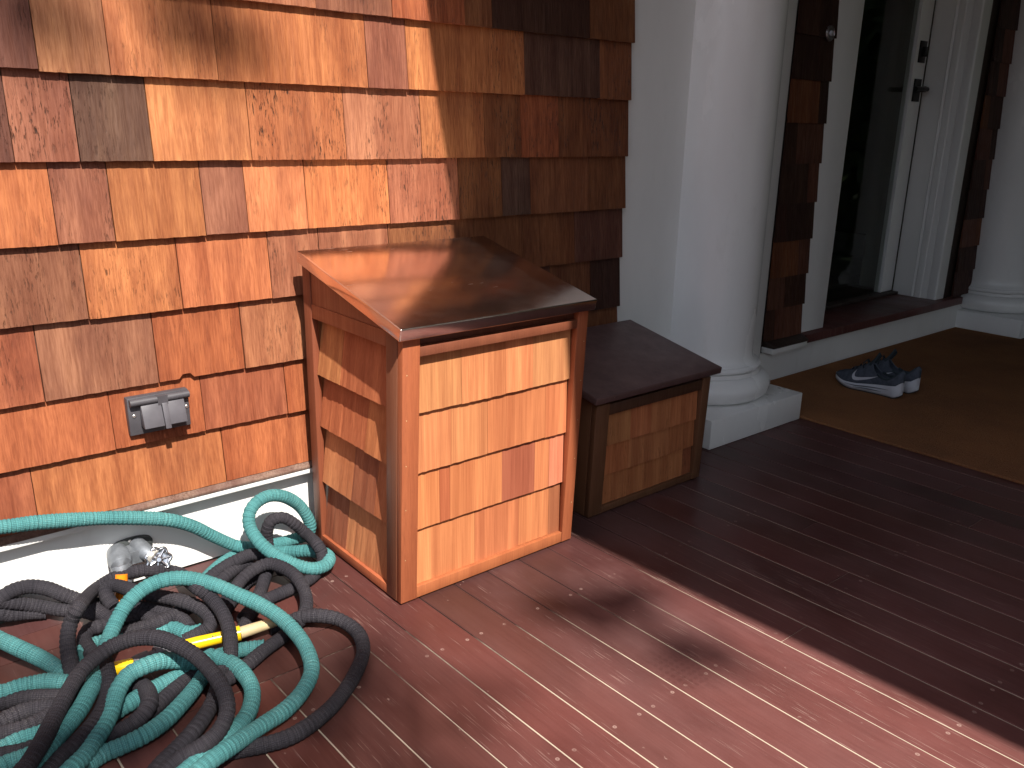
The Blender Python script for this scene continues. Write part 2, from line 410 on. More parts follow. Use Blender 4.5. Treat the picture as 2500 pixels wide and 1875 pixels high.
# deck: boards along y, skewed a little against the wall
SK = -.0214; PITCH = .1045; X0 = 1.014
d = MB(); sm = MB()
DT = [(.066, .0225, .0185), (.055, .020, .017), (.074, .0225, .019), (.058, .023, .021), (.068, .0255, .022), (.049, .0195, .017)]
def bx(x, y): return x + SK * (y - 1.54)
YF0, YF1 = -3.0, 2.024
for k in range(-40, 52):
    xa = X0 + k * PITCH; g_ = .0015 + rng.uniform(-.0003, .0005); xl, xr = xa + g_, xa + PITCH - g_
    cuts = [YF0]
    y = YF0 + rng.uniform(.4, 2.6)
    while y < YF1 - .3: cuts.append(y); y += rng.uniform(1.9, 3.2)
    if k == 5: cuts = [YF0, -1.2, .885]
    if k == 8: cuts = [YF0, -.6, .957]
    if k == 4: cuts = [YF0, -.4]
    if k in (0, 1, 2, 3, 6, 7, 9): cuts = [YF0, -.2 - .3 * k]
    if k in (-2, -1): cuts = [YF0, -.7 + .3 * k]
    if k < -2: cuts = [YF0, -.5 + .17 * (k % 5)]
    top = YF1
    if k < -2: top = 1.461
    cuts.append(top)
    for a, b in zip(cuts[:-1], cuts[1:]):
        a2, b2 = a + .0008, b - .0008; tn = vary(rng.choice(DT), .10); e = .0022; z = rng.uniform(-.0004, .0004)
        # a board with eased top edges
        n = 2
        o = [(bx(xl, a2), a2), (bx(xr, a2), a2), (bx(xr, b2), b2), (bx(xl, b2), b2)]
        i_ = [(bx(xl + e, a2), a2 + .0006), (bx(xr - e, a2), a2 + .0006), (bx(xr - e, b2), b2 - .0006), (bx(xl + e, b2), b2 - .0006)]
        v = [(p[0], p[1], -.022) for p in o] + [(p[0], p[1], -.0014 + z) for p in o] + [(p[0], p[1], z) for p in i_]
        f = [(3, 2, 1, 0), (8, 9, 10, 11)] + [(j, (j + 1) % 4, 4 + (j + 1) % 4, 4 + j) for j in range(4)] + [(4 + j, 4 + (j + 1) % 4, 8 + (j + 1) % 4, 8 + j) for j in range(4)]
        d.add(v, f, tn)
# boards that run the other way on the left arm of the porch
for k in range(6):
    ya = 1.452 + .012 + k * .0955; yb_ = min(ya + .0925, 2.022)
    d.box(-3.2, bx(X0 - 2 * PITCH, ya) - .002, ya, yb_, -.022, rng.uniform(-.0004, .0004), vary(rng.choice(DT), .1))
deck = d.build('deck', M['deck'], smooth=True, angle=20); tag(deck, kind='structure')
sm.add([(-3.25, -3.05, -.0018), (6.6, -3.05, -.0018), (6.6, 2.024, -.0018), (-3.25, 2.024, -.0018)], [(0, 1, 2, 3)])
seam = sm.build('deck_seam', M['seam'], parent=deck)
fs = MB(); fs.box(-3.2, 6.6, -3.06, -3.0, -.44, -.001); fs.build('deck_fascia', M['white'], parent=deck)

# ---------------------------------------------------------------- shingled wall
wall = thing('shingle_wall', (0.6, 2.024, 0), 'sunlit wall of weathered orange and brown cedar shingles above a white skirt board', 'wall')
XR = 2.163
ROWS = [  # butt height, next butt height, joints, tones from left of the first joint
 (1.3555, 1.5285, [1.048, 1.26, 1.489, 1.583, 1.963], 'TPQBKB', 0, .5),
 (1.1835, 1.3555, [.432, .567, .797, 1.184, 1.305, 1.709, 2.018], 'DTLOPOGM', 0, .9),
 (1.0075, 1.1835, [.366, .487, .637, .863, 1.116, 1.346, 1.564, 1.700, 1.851], 'DPGLOTOMQB', 0, 1.0),
 (.839, 1.0075, [.425, .539, .740, .843, 1.0, 1.242, 1.473, 1.631, 1.743, 1.990], 'OPOPLOTBGMB', 0, .9),
 (.673, .839, [.466, .671, .893, 1.031, 1.24, 1.53, 1.72, 1.937], 'POOTTMBBD', 0, .7),
 (.505, .673, [.358, .600, .810, 1.05, 1.31, 1.62, 1.84, 2.02], 'RPQTMBDBK', 0, .45),
 (.363, .505, [.488, .698, .916, 1.13, 1.42, 1.66, 1.95], 'QQRQMBDB', 0, .2),
 (.217, .363, [.310, .739, .99, 1.25, 1.5, 1.8], 'ROQMBDB', 0, .15)]
mb = MB()
zz = 1.5285
while zz < 3.0:
    js = []; x = rng.uniform(.1, .3)
    while x < 2.0: js.append(x); x += rng.uniform(.1, .36)
    ROWS.append((zz, zz + .173, js, ''.join(rng.choice('OPTQBMD') for _ in range(len(js) + 1)), 0, .5)); zz += .173
for z0, z1, js, tn, _, fl in ROWS:
    xs = list(js)
    x = xs[0]; pre = []
    while x > -3.0: x -= rng.uniform(.10, .30); pre.append(x)
    xs = list(reversed(pre)) + xs + [XR]
    tones = [rng.choice('OPTQRMLD') for _ in pre[1:]] + list(tn) if len(pre) > 1 else list(tn)
    tones = tones[-(len(xs) - 1):]
    for i in range(len(xs) - 1):
        gap = rng.uniform(.0006, .0016)
        notch = (.654, .674, .010) if abs(z0 - .505) < 1e-6 and xs[i] < .66 < xs[i + 1] else None
        drop = rng.uniform(-.0012, .0012)
        if tn == 'DTLOPOGM' and xs[i + 1] < .45: drop = .004
        shingle(mb, xs[i] + gap, xs[i + 1] - gap, z0, z1 + .03, 1.9990 + rng.uniform(-.0014, .0012), 2.0155, .014, vary(TN[tones[i]], .1), fl * rng.uniform(.3, 1.2), notch=notch, drop=drop)
mb.build('shingle_cladding', M['shingle'], wall)
b = MB(); b.box(-3.0, XR - .004, 2.0215, 2.12, .2, 3.0); b.build('wall_sheathing', M['old_cap'], wall)
b = MB()   # worn brown cap under the last course
b.prism([(2.0235, .2165), (1.9985, .2160), (1.9865, .2075), (1.9865, .2010), (2.0235, .2015)], 'x', -3.0, 2.20); b.build('ledge_cap', M['old_cap'], wall, bevel=.0012)
b = MB(); b.box(-3.0, 2.20, 1.9895, 2.0235, .1865, .2008); b.build('ledge_trim', M['white'], wall, bevel=.001)
b = MB(); b.box(-3.0, 2.26, 2.0235, 2.06, .004, .1862); b.build('skirt_board', M['white'], wall)
b = MB(); b.box(XR - .01, 2.70, 2.0215, 2.13, .0015, 3.0); b.build('corner_board', M['white'], wall)

# ---------------------------------------------------------------- columns
CA = .287
def column(cx, cy, label):
    c = thing('porch_column', (cx, cy, 0), label, 'column', 'white columns beside the front door')
    p = MB(); p.box(cx - CA, cx + CA, cy - CA, cy + CA, .0015, .111); p.build('plinth', M['gloss_white'], c, bevel=.004)
    r = .193; pr = [(.20, .111), (.252, .111)]
    for i in range(13):                                   # torus
        a = -math.pi / 2 + math.pi * i / 12; pr.append((.222 + .047 * math.cos(a), .160 + .047 * math.sin(a)))
    pr += [(.226, .209), (.226, .224)]
    for i in range(9):                                    # upper bead
        a = -math.pi / 2 + math.pi * i / 8; pr.append((.212 + .015 * math.cos(a), .236 + .012 * math.sin(a)))
    pr += [(.211, .251), (.204, .256), (.198, .266), (.1945, .283), (.193, .305)]
    q = MB(); q.lathe(pr, cx, cy, 96); q.build('column_base', M['gloss_white'], c, smooth=True, angle=28)
    q = MB(); q.lathe([(r, .303), (r, .9), (r - .003, 1.6), (r - .012, 2.45), (r - .012, 2.5)], cx, cy, 96); q.build('shaft', M['gloss_white'], c, smooth=True)
    q = MB(); q.lathe([(.19, 2.49), (.215, 2.50), (.215, 2.53), (.245, 2.56), (.25, 2.59)], cx, cy, 64); q.box(cx - .26, cx + .26, cy - .26, cy + .26, 2.59, 2.66); q.build('capital', M['gloss_white'], c, smooth=True, angle=30)
    return c
column(2.666, 2.016, 'glossy white round column standing between the small dark-lidded box and the doormat')
column(5.460, 2.040, 'glossy white round column at the right picture edge, beyond the door')

# ---------------------------------------------------------------- entry wall
YE = 2.115
ew = thing('entry_wall', (3.4, YE, 0), 'dark brown shingled entry wall with white trim around the front door', 'wall')
b = MB(); b.box(3.00, 3.212, YE - .004, YE + .05, .004, 3.0); b.build('trim_board', M['white'], ew, bevel=.002)
b = MB(); b.box(5.28, 5.9, YE - .004, YE + .05, .004, 3.0); b.build('trim_board', M['white'], ew, bevel=.002)
b = MB(); b.box(3.212, 3.60, YE + .002, YE + .05, .004, 3.0); b.box(4.98, 5.28, YE + .002, YE + .05, .004, 3.0); b.build('wall_sheathing', M['dark_cap'], ew)
mb = MB()
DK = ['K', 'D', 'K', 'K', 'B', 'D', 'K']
ER = [.205, .345, .485, .64, .80, .965, 1.13, 1.30, 1.47, 1.64, 1.81, 1.98, 2.15, 2.32, 2.49, 2.66, 2.83]
for i in range(len(ER) - 1):
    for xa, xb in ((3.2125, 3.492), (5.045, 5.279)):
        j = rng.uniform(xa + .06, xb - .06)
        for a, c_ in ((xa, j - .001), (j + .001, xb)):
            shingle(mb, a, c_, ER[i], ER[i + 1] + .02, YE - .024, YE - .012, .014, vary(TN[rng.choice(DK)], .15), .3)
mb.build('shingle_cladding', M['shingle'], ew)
b = MB(); b.prism([(YE + .01, .205), (YE - .022, .2045), (YE - .062, .184), (YE - .062, .176), (YE + .01, .176)], 'x', 3.226, 3.500); b.build('ledge_cap', M['dark_cap'], ew, bevel=.001)
b = MB(); b.box(3.226, 3.500, YE - .056, YE + .01, .150, .1752); b.build('ledge_trim', M['white'], ew, bevel=.002)
b = MB(); b.box(3.205, 5.30, YE - .008, YE + .02, .002, .147); b.build('skirt_board', M['white'], ew)

# ---------------------------------------------------------------- front door
dr = thing('front_door', (4.2, YE, .2), 'dark glazed front door in a deep white casing above the doormat', 'door')
b = MB(); b.box(3.503, 5.13, YE - .045, 2.62, .158, .199, (.030, .012, .010)); b.build('door_sill', M['deck'], dr, bevel=.003)
b = MB(); b.box(3.74, 4.885, 2.335, 2.60, .1995, .216); b.build('threshold', M['dark_cap'], dr, bevel=.003)
b = MB(); b.box(3.489, 3.712, YE - .004, 2.16, .1995, 2.5); b.build('door_casing', M['white'], dr, bevel=.002)
b = MB()   # right casing with its moulded inner edge
b.prism([(4.884, 2.125), (4.89, 2.118), (5.05, 2.118), (5.05, 2.17), (4.884, 2.17)], 'z', .1995, 2.5); b.build('door_casing', M['white'], dr, bevel=.002)
b = MB()
b.prism([(4.882, 2.20), (4.876, 2.205), (4.876, 2.235), (4.884, 2.243), (4.880, 2.25), (4.876, 2.255), (4.884, 2.262), (4.885, 2.37), (4.95, 2.37), (4.95, 2.1705), (4.882, 2.1705)], 'z', .1995, 2.5)
b.build('door_jamb', M['white'], dr, bevel=.0012)
b = MB(); b.box(3.662, 3.712, 2.1605, 2.62, .1995, 2.5); b.build('door_jamb', M['white'], dr)
b = MB(); b.box(3.713, 4.88, YE - .004, 2.62, 2.30, 2.5); b.build('door_head', M['white'], dr)
b = MB(); b.box(4.738, 4.872, 2.37, 2.412, .219, 2.295); b.box(3.716, 3.80, 2.37, 2.412, .219, 2.295); b.box(3.801, 4.737, 2.37, 2.412, 2.16, 2.295); b.box(4.733, 4.7375, 2.364, 2.372, .219, 2.2)
b.build('door_frame', M['white'], dr, bevel=.003)
b = MB(); b.box(3.80, 4.738, 2.385, 2.391, .219, 2.16); b.build('glass_pane', M['glass'], dr)
lk = MB(); lk.box(4.775, 4.845, 2.362, 2.3698, 1.46, 1.57); lk.box(4.797, 4.823, 2.345, 2.363, 1.49, 1.54); lk.build('deadbolt', M['iron'], dr, bevel=.002)
lk = MB(); lk.box(4.772, 4.842, 2.362, 2.3698, 1.262, 1.378); lk.tube([Vector((4.807, 2.365, 1.325)), Vector((4.807, 2.318, 1.325))], .015, 14); lk.tube([Vector((4.82, 2.315, 1.325)), Vector((4.76, 2.312, 1.325)), Vector((4.69, 2.315, 1.322))], .012, 12); lk.build('door_handle', M['iron'], dr, bevel=.0)
# hall behind the glass
hl = thing('hallway', (4.2, 3.4, .2), 'dim hallway seen through the dark glass of the front door', 'room')
b = MB(); b.box(2.9, 6.2, 2.62, 5.2, .14, .199); b.build('hall_floor', M['hall_floor'], hl)
b = MB(); b.box(2.8, 6.3, 5.2, 5.3, .14, 3.0); b.box(2.8, 2.9, 2.63, 5.2, .14, 3.0); b.box(6.2, 6.3, 2.63, 5.2, .14, 3.0); b.box(2.8, 6.3, 2.63, 5.3, 3.0, 3.06); b.build('hall_wall', M['interior'], hl)
b = MB(); b.box(2.8, 3.66, 2.17, 2.62, .14, 3.0); b.box(4.955, 6.3, 2.175, 2.62, .14, 3.0); b.box(2.8, 6.3, 2.17, 2.66, 2.505, 3.0); b.build('hall_wall', M['interior'], hl)
b = MB(); b.box(2.9, 6.2, 5.17, 5.2, .2, .36); b.box(6.17, 6.2, 2.7, 5.17, .2, .36); b.build('baseboard', M['interior_trim'], hl)
# doorbell
mt = Matrix.Translation((3.437, YE - .021, 1.487)) @ Matrix.Rotation(R(90), 4, 'X')
db = thing('doorbell', (3.437, YE - .02, 1.487), 'small round nickel doorbell on the dark shingles left of the door casing', 'doorbell')
b = MB(); b.lathe([(.001, 0), (.031, 0), (.031, .004), (.028, .008), (.025, .009), (.023, .006), (.001, .005)], 0, 0, 32, mt, False); b.build('rim', M['bell'], db, smooth=True)
b = MB(); b.lathe([(.011, .005), (.011, .010), (.008, .013), (.0001, .0135)], 0, 0, 24, mt, False); b.build('button', M['logo'], db, smooth=True)

# ---------------------------------------------------------------- porch roof (out of the picture; its edge draws the long shadow)
ZR = 2.78
rf = thing('porch_roof', (3.6, 0, ZR), 'white porch roof overhead that shades the right half of the deck', 'roof')
RO = [(1.150, 2.02), (1.106, .925), (1.082, .464), (1.010, -.673), (1.070, -1.79), (1.29, -6.0), (9.5, -6.0), (9.5, 2.02)]
b = MB(); b.prism(RO, 'z', ZR, ZR + .3)
b.build('roof_slab', M['ceiling'], rf)
b = MB(); b.box(-3.0, XR - .004, 2.13, 5.4, 3.0, 3.2); b.box(XR, 9.5, 2.021, 5.6, 3.001, 3.3); b.build('eave', M['ceiling'], rf)

# ================================================================ LOCKERS
SHR = .045
def shear(p, ybk):  # the cases lean out a little towards the top front
    return (p[0], p[1] - SHR * p[2] * (ybk - p[1]) / .44, p[2])
def sheared(mb, ybk): mb.v = [shear(p, ybk) for p in mb.v]; return mb
RW = (.35, .104, .044)
NS = {'a': (.56, .228, .096), 'b': (.54, .200, .082), 'c': (.48, .162, .070), 'd': (.33, .112, .056), 'e': (.56, .212, .088), 'f': (.44, .136, .062), 'g': (.58, .21, .118)}

bxo = thing('package_box', (1.23, 1.74, 0), 'tall shingled wooden box with sloping shiny copper lid, standing against the wall', 'wooden box')
xl, xr, yf, yk = .956, 1.512, 1.531, 1.958
def part(name, mat, build, bev=.0012, ybk=1.958, parent=None):
    q = MB(); build(q); sheared(q, ybk); return q.build(name, mat, parent or bxo, bevel=bev)
ztop_f, ztop_k = .662, .772
def zt(y): return ztop_f + (ztop_k - ztop_f) * (y - 1.500) / (1.958 - 1.500) - .006
def stile(q, x0, x1, y0, y1, tone=RW):
    q.hexa([(x0, y0, .006), (x1, y0, .006), (x1, y1, .006), (x0, y1, .006), (x0, y0, zt(y0)), (x1, y0, zt(y0)), (x1, y1, zt(y1)), (x0, y1, zt(y1))], tone)
part('corner_post', M['redwood'], lambda q: stile(q, xl + .001, xl + .046, yf, yf + .019))                     # front left, face
part('corner_post', M['redwood'], lambda q: stile(q, xr - .036, xr - .001, yf, yf + .019))
part('corner_post', M['redwood'], lambda q: stile(q, xl, xl + .019, yf + .0195, yf + .062, (.20, .075, .040)))
part('corner_post', M['redwood'], lambda q: stile(q, xl, xl + .019, yk - .036, yk, (.22, .066, .032)))
part('corner_post', M['redwood'], lambda q: stile(q, xr - .019, xr, yf + .0195, yf + .062))
part('corner_post', M['redwood'], lambda q: stile(q, xr - .019, xr, yk - .036, yk))
part('front_rail', M['redwood'], lambda q: q.box(xl + .0465, xr - .0365, yf + .001, yf + .019, .006, .036, (.36, .115, .045)))
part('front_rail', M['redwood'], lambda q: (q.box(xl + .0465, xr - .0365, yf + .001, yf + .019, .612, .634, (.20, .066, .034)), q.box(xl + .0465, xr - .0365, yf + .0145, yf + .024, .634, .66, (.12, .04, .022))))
part('side_rail', M['redwood'], lambda q: q.box(xl + .001, xl + .019, yf + .0625, yk - .0365, .006, .030, (.36, .105, .046)))
part('side_rail', M['redwood'], lambda q: q.box(xl + .001, xl + .019, yf + .0625, yk - .0365, .628, .6635, (.33, .105, .046)))
part('side_rail', M['redwood'], lambda q: q.box(xr - .019, xr - .001, yf + .0625, yk - .0365, .006, .030, RW))
part('side_rail', M['redwood'], lambda q: q.box(xr - .019, xr - .001, yf + .0625, yk - .0365, .61, .65, RW))
for x0, x1 in ((xl + .003, xl + .017), (xr - .017, xr - .003)):
    def gable(q):
        a, c_ = yf + .0625, yk - .0365
        q.hexa([(x0, a, .664), (x1, a, .664), (x1, c_, .664), (x0, c_, .664), (x0, a, max(zt(a), .666)), (x1, a, max(zt(a), .666)), (x1, c_, zt(c_)), (x0, c_, zt(c_))], (.30, .105, .05))
    part('gable_board', M['redwood'], gable, .0005)
part('carcass', M['redwood'], lambda q: q.box(xl + .034, xr - .034, yf + .034, yk, .01, .655, (.2, .08, .04)), 0)
# front shingles
def courses(q, rows, x0, x1, y, axis, slant=.010, thick=.009, fl=.4):
    for z0, z1, js, tn in rows:
        xs = [x0] + js + [x1]
        for i in range(len(xs) - 1):
            shingle(q, xs[i] + .0004, xs[i + 1] - .0004, z0 + rng.uniform(-.0015, .0015), z1, y + rng.uniform(0, .0012), y + slant, thick, vary(NS[tn[i]], .06), fl * rng.uniform(.2, 1), axis)
fr = [(.474, .612, [1.13, 1.262, 1.349], 'abea'), (.328, .485, [1.105, 1.2126, 1.40], 'eacb'), (.182, .340, [1.075, 1.2657, 1.36], 'bede'), (.036, .194, [1.1854, 1.33, 1.435], 'bcbd')]
fr[2] = (.182, .340, [1.075, 1.105, 1.2657, 1.375, 1.425], 'bfbdcg')
part('front_shingles', M['new_shingle'], lambda q: courses(q, fr, xl + .0468, xr - .0368, yf + .0125, 'y', .0095, .009), 0)
sd = [(.4805, .628, [1.8127], 'ca'), (.3395, .492, [1.7045], 'bf'), (.185, .352, [1.665, 1.7725], 'cda'), (.030, .197, [1.8095], 'ad')]
part('side_shingles', M['new_shingle'], lambda q: courses(q, sd, yf + .063, yk - .037, xl + .009, 'x', .021, .009), 0)
part('side_shingles', M['new_shingle'], lambda q: q.box(xr - .016, xr - .010, yf + .063, yk - .037, .03, .61, NS['b']), 0)
# nail heads
for z in (.12, .25, .36, .47, .575):
    for x in (xl + .012, xr - .010):
        nb = MB(); nb.add([Vector(shear((x + .0013 * math.cos(a), yf - .0004, z + .0013 * math.sin(a)), 1.958)) for a in [k * math.pi / 4 for k in range(8)]], [tuple(range(8))])
        nb.build('nail_head', M['cream'], bxo)
# copper lid: folded sheet over a board
def lid(parent, x0, x1, y0, z0, y1, z1, th, mat, lip, bev):
    q = MB(); s = (z1 - z0) / (y1 - y0); n = Vector((0, -s, 1)).normalized()
    def dn(p, h): return (p[0], p[1] - n.y * h, p[2] - n.z * h)
    a = [(x0, y0, z0), (x1, y0, z0), (x1, y1, z1), (x0, y1, z1)]
    q.hexa([dn(a[0], th), dn(a[1], th), dn(a[2], th), dn(a[3], th)] + a)
    return q.build('lid', mat, parent, bevel=bev, segs=3)
ld = lid(bxo, .9385, 1.5186, 1.480, .6855, 1.945, .7945, .029, M['copper'], 0, .0028)

# small box
sb = thing('small_box', (1.9, 1.77, 0), 'low shingled wooden box with dull brown sloping lid in shade, beside the column', 'wooden box')
sx0, sx1, sy0, sy1 = 1.642, 2.153, 1.596, 1.955
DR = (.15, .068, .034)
def spart(name, mat, build, bev=.001): return part(name, mat, build, bev, sy1, sb)
def szt(y): return .349 + (.455 - .349) * (y - 1.572) / (1.955 - 1.572) - .006
def sst(q, x0, x1, y0, y1): q.hexa([(x0, y0, .004), (x1, y0, .004), (x1, y1, .004), (x0, y1, .004), (x0, y0, szt(y0)), (x1, y0, szt(y0)), (x1, y1, szt(y1)), (x0, y1, szt(y1))], DR)
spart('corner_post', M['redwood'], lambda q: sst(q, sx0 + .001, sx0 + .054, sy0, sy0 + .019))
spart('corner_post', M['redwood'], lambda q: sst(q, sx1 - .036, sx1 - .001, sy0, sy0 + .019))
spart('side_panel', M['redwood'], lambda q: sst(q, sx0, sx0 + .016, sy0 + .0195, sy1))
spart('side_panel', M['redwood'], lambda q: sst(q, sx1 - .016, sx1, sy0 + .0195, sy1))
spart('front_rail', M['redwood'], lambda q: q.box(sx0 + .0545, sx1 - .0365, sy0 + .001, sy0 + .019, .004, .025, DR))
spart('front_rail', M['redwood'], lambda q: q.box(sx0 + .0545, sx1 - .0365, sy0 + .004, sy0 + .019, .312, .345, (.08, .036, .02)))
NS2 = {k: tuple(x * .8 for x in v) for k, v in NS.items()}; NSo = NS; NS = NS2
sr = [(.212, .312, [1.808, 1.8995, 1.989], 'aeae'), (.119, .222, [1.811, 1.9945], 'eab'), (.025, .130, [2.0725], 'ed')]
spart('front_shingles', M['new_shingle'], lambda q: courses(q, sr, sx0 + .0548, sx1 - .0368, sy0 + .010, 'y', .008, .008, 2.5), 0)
NS = NSo
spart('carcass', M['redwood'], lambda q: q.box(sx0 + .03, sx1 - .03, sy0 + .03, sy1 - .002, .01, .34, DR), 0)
lid(sb, sx0 - .021, sx1 + .026, 1.562, .3815, 1.962, .4625, .022, M['brown_copper'], 0, .0035)

# ================================================================ OUTLET COVER
oc = thing('outlet_cover', (.589, 1.98, .436), 'grey weatherproof double outlet cover on the lowest sunlit shingles, above the hoses', 'outlet cover')
oy = 1.998
b = MB(); b.box(.5195, .6595, oy - .012, oy + .01, .391, .4815); b.build('base_plate', M['grey_plastic2'], oc, bevel=.002)
b = MB(); b.tube([Vector((.523, oy - .019, .4715)), Vector((.584, oy - .019, .4715))], .0085, 16); b.tube([Vector((.606, oy - .019, .4715)), Vector((.658, oy - .019, .4715))], .0085, 16)
b.box(.5835, .6065, oy - .028, oy - .0125, .459, .480); b.build('hinge_barrel', M['grey_plastic2'], oc, smooth=True)
b = MB(); b.hexa([(.545, oy - .042, .411), (.5905, oy - .042, .411), (.5905, oy - .0125, .411), (.545, oy - .0125, .411), (.545, oy - .026, .463), (.5905, oy - .026, .463), (.5905, oy - .0125, .463), (.545, oy - .0125, .463)]); b.build('flap', M['grey_plastic'], oc, bevel=.0015)
b = MB(); b.hexa([(.5955, oy - .040, .411), (.6435, oy - .040, .411), (.6435, oy - .0125, .411), (.5955, oy - .0125, .411), (.5955, oy - .026, .463), (.6435, oy - .026, .463), (.6435, oy - .0125, .463), (.5955, oy - .0125, .463)])
b.hexa([(.5908, oy - .046, .404), (.604, oy - .046, .404), (.604, oy - .0405, .404), (.5908, oy - .0405, .404), (.5908, oy - .032, .463), (.604, oy - .032, .463), (.604, oy - .0265, .463), (.5908, oy - .0265, .463)]); b.build('flap', M['grey_plastic'], oc, bevel=.0012)
for x, z in ((.532, .438), (.6525, .4385)):
    b = MB(); b.lathe([(.0042, 0), (.0042, .001), (.003, .002), (.0001, .002)], 0, 0, 16, Matrix.Translation((x, oy - .0122, z)) @ Matrix.Rotation(R(90), 4, 'X'), False); b.build('screw', M['screw'], oc, smooth=True)

# ================================================================ FAUCET
fc = thing('faucet', (.505, 2.02, .09), 'grey metal garden faucet with chrome wheel on the white skirt board, behind the hoses', 'faucet')
def cyl(path, r, seg=24): q = MB(); q.tube([Vector(p) for p in path], r, seg); return q
b = MB()
ol = []
for i in range(32):
    a = 2 * math.pi * i / 32; ol.append((.502 + .048 * math.copysign(abs(math.cos(a)) ** .8, math.cos(a)), .104 + .021 * math.copysign(abs(math.sin(a)) ** .8, math.sin(a))))
b.prism(ol, 'y', 2.014, 2.0232); b.build('wall_flange', M['dark_rubber'], fc, bevel=.001)
b = cyl([(.466, 2.0135, .098), (.464, 1.998, .098), (.461, 1.975, .096), (.459, 1.960, .090), (.459, 1.952, .086)], [.024, .026, .0275, .0235, .012]); b.tube([Vector((.461, 1.976, .096)), Vector((.459, 1.962, .074)), Vector((.458, 1.956, .060)), Vector((.458, 1.954, .047))], [.026, .0225, .0185, .0195], 24)
b.box(.470, .522, 1.968, 2.012, .079, .110); b.build('body', M['zinc'], fc, smooth=True, angle=40)
b = cyl([(.512, 2.0135, .104), (.515, 1.990, .102), (.521, 1.972, .097), (.529, 1.957, .091)], [.020, .0205, .0195, .0165]); b.build('valve_stem', M['zinc'], fc, smooth=True, angle=40)
b = cyl([(.5262, 1.9625, .0935), (.5335, 1.9515, .0885)], [.0185, .0178]); b.build('packing_nut', M['cream_metal'], fc, smooth=True, angle=40)
b = MB(); b.lathe([(.0038, 0), (.0038, .0015), (.0001, .002)], 0, 0, 14, Matrix.Translation((.497, 2.0138, .119)) @ Matrix.Rotation(R(90), 4, 'X'), False); b.build('screw', M['screw'], fc, smooth=True)
wd = Vector((-.05, -.80, .32)).normalized(); wm = Matrix.Translation((.5385, 1.944, .0850)) @ wd.to_track_quat('Z', 'Y').to_matrix().to_4x4()
b = MB(); rim = []
for i in range(97):
    a = 2 * math.pi * i / 96; r = .0265 + .0028 * math.cos(7 * a); rim.append(wm @ Vector((r * math.cos(a), r * math.sin(a), 0)))
b.tube(rim, .0040, 10); b.lathe([(.0001, -.004), (.0075, -.004), (.0075, .003), (.005, .006), (.0001, .006)], 0, 0, 20, wm, False)
for i in range(7):
    a = 2 * math.pi * i / 7; b.tube([wm @ Vector((.005 * math.cos(a), .005 * math.sin(a), 0)), wm @ Vector((.026 * math.cos(a), .026 * math.sin(a), 0))], .0034, 8)
b.lathe([(.0001, -.0045), (.016, -.0042), (.0255, -.0015), (.0255, .0005), (.016, -.0012), (.0075, .0)], 0, 0, 42, wm, False)
b.build('wheel_handle', M['chrome'], fc, smooth=True, angle=50)
# orange quick connector hanging from the spout
hc = thing('hose_connector', (.455, 1.935, .03), 'small glowing orange plastic hose connector below the faucet, mostly behind black hose', 'hose connector')
b = cyl([(.4520, 1.9400, .078), (.4485, 1.9365, .060), (.4455, 1.9335, .043)], [.0135, .0145, .0135]); b.build('collar', M['orange'], hc, smooth=True, angle=40)
b = cyl([(.4455, 1.9330, .0425), (.4425, 1.9285, .021), (.441, 1.9260, .0125)], [.0125, .0145, .012]); b.build('sleeve', M['orange'], hc, smooth=True, angle=40)

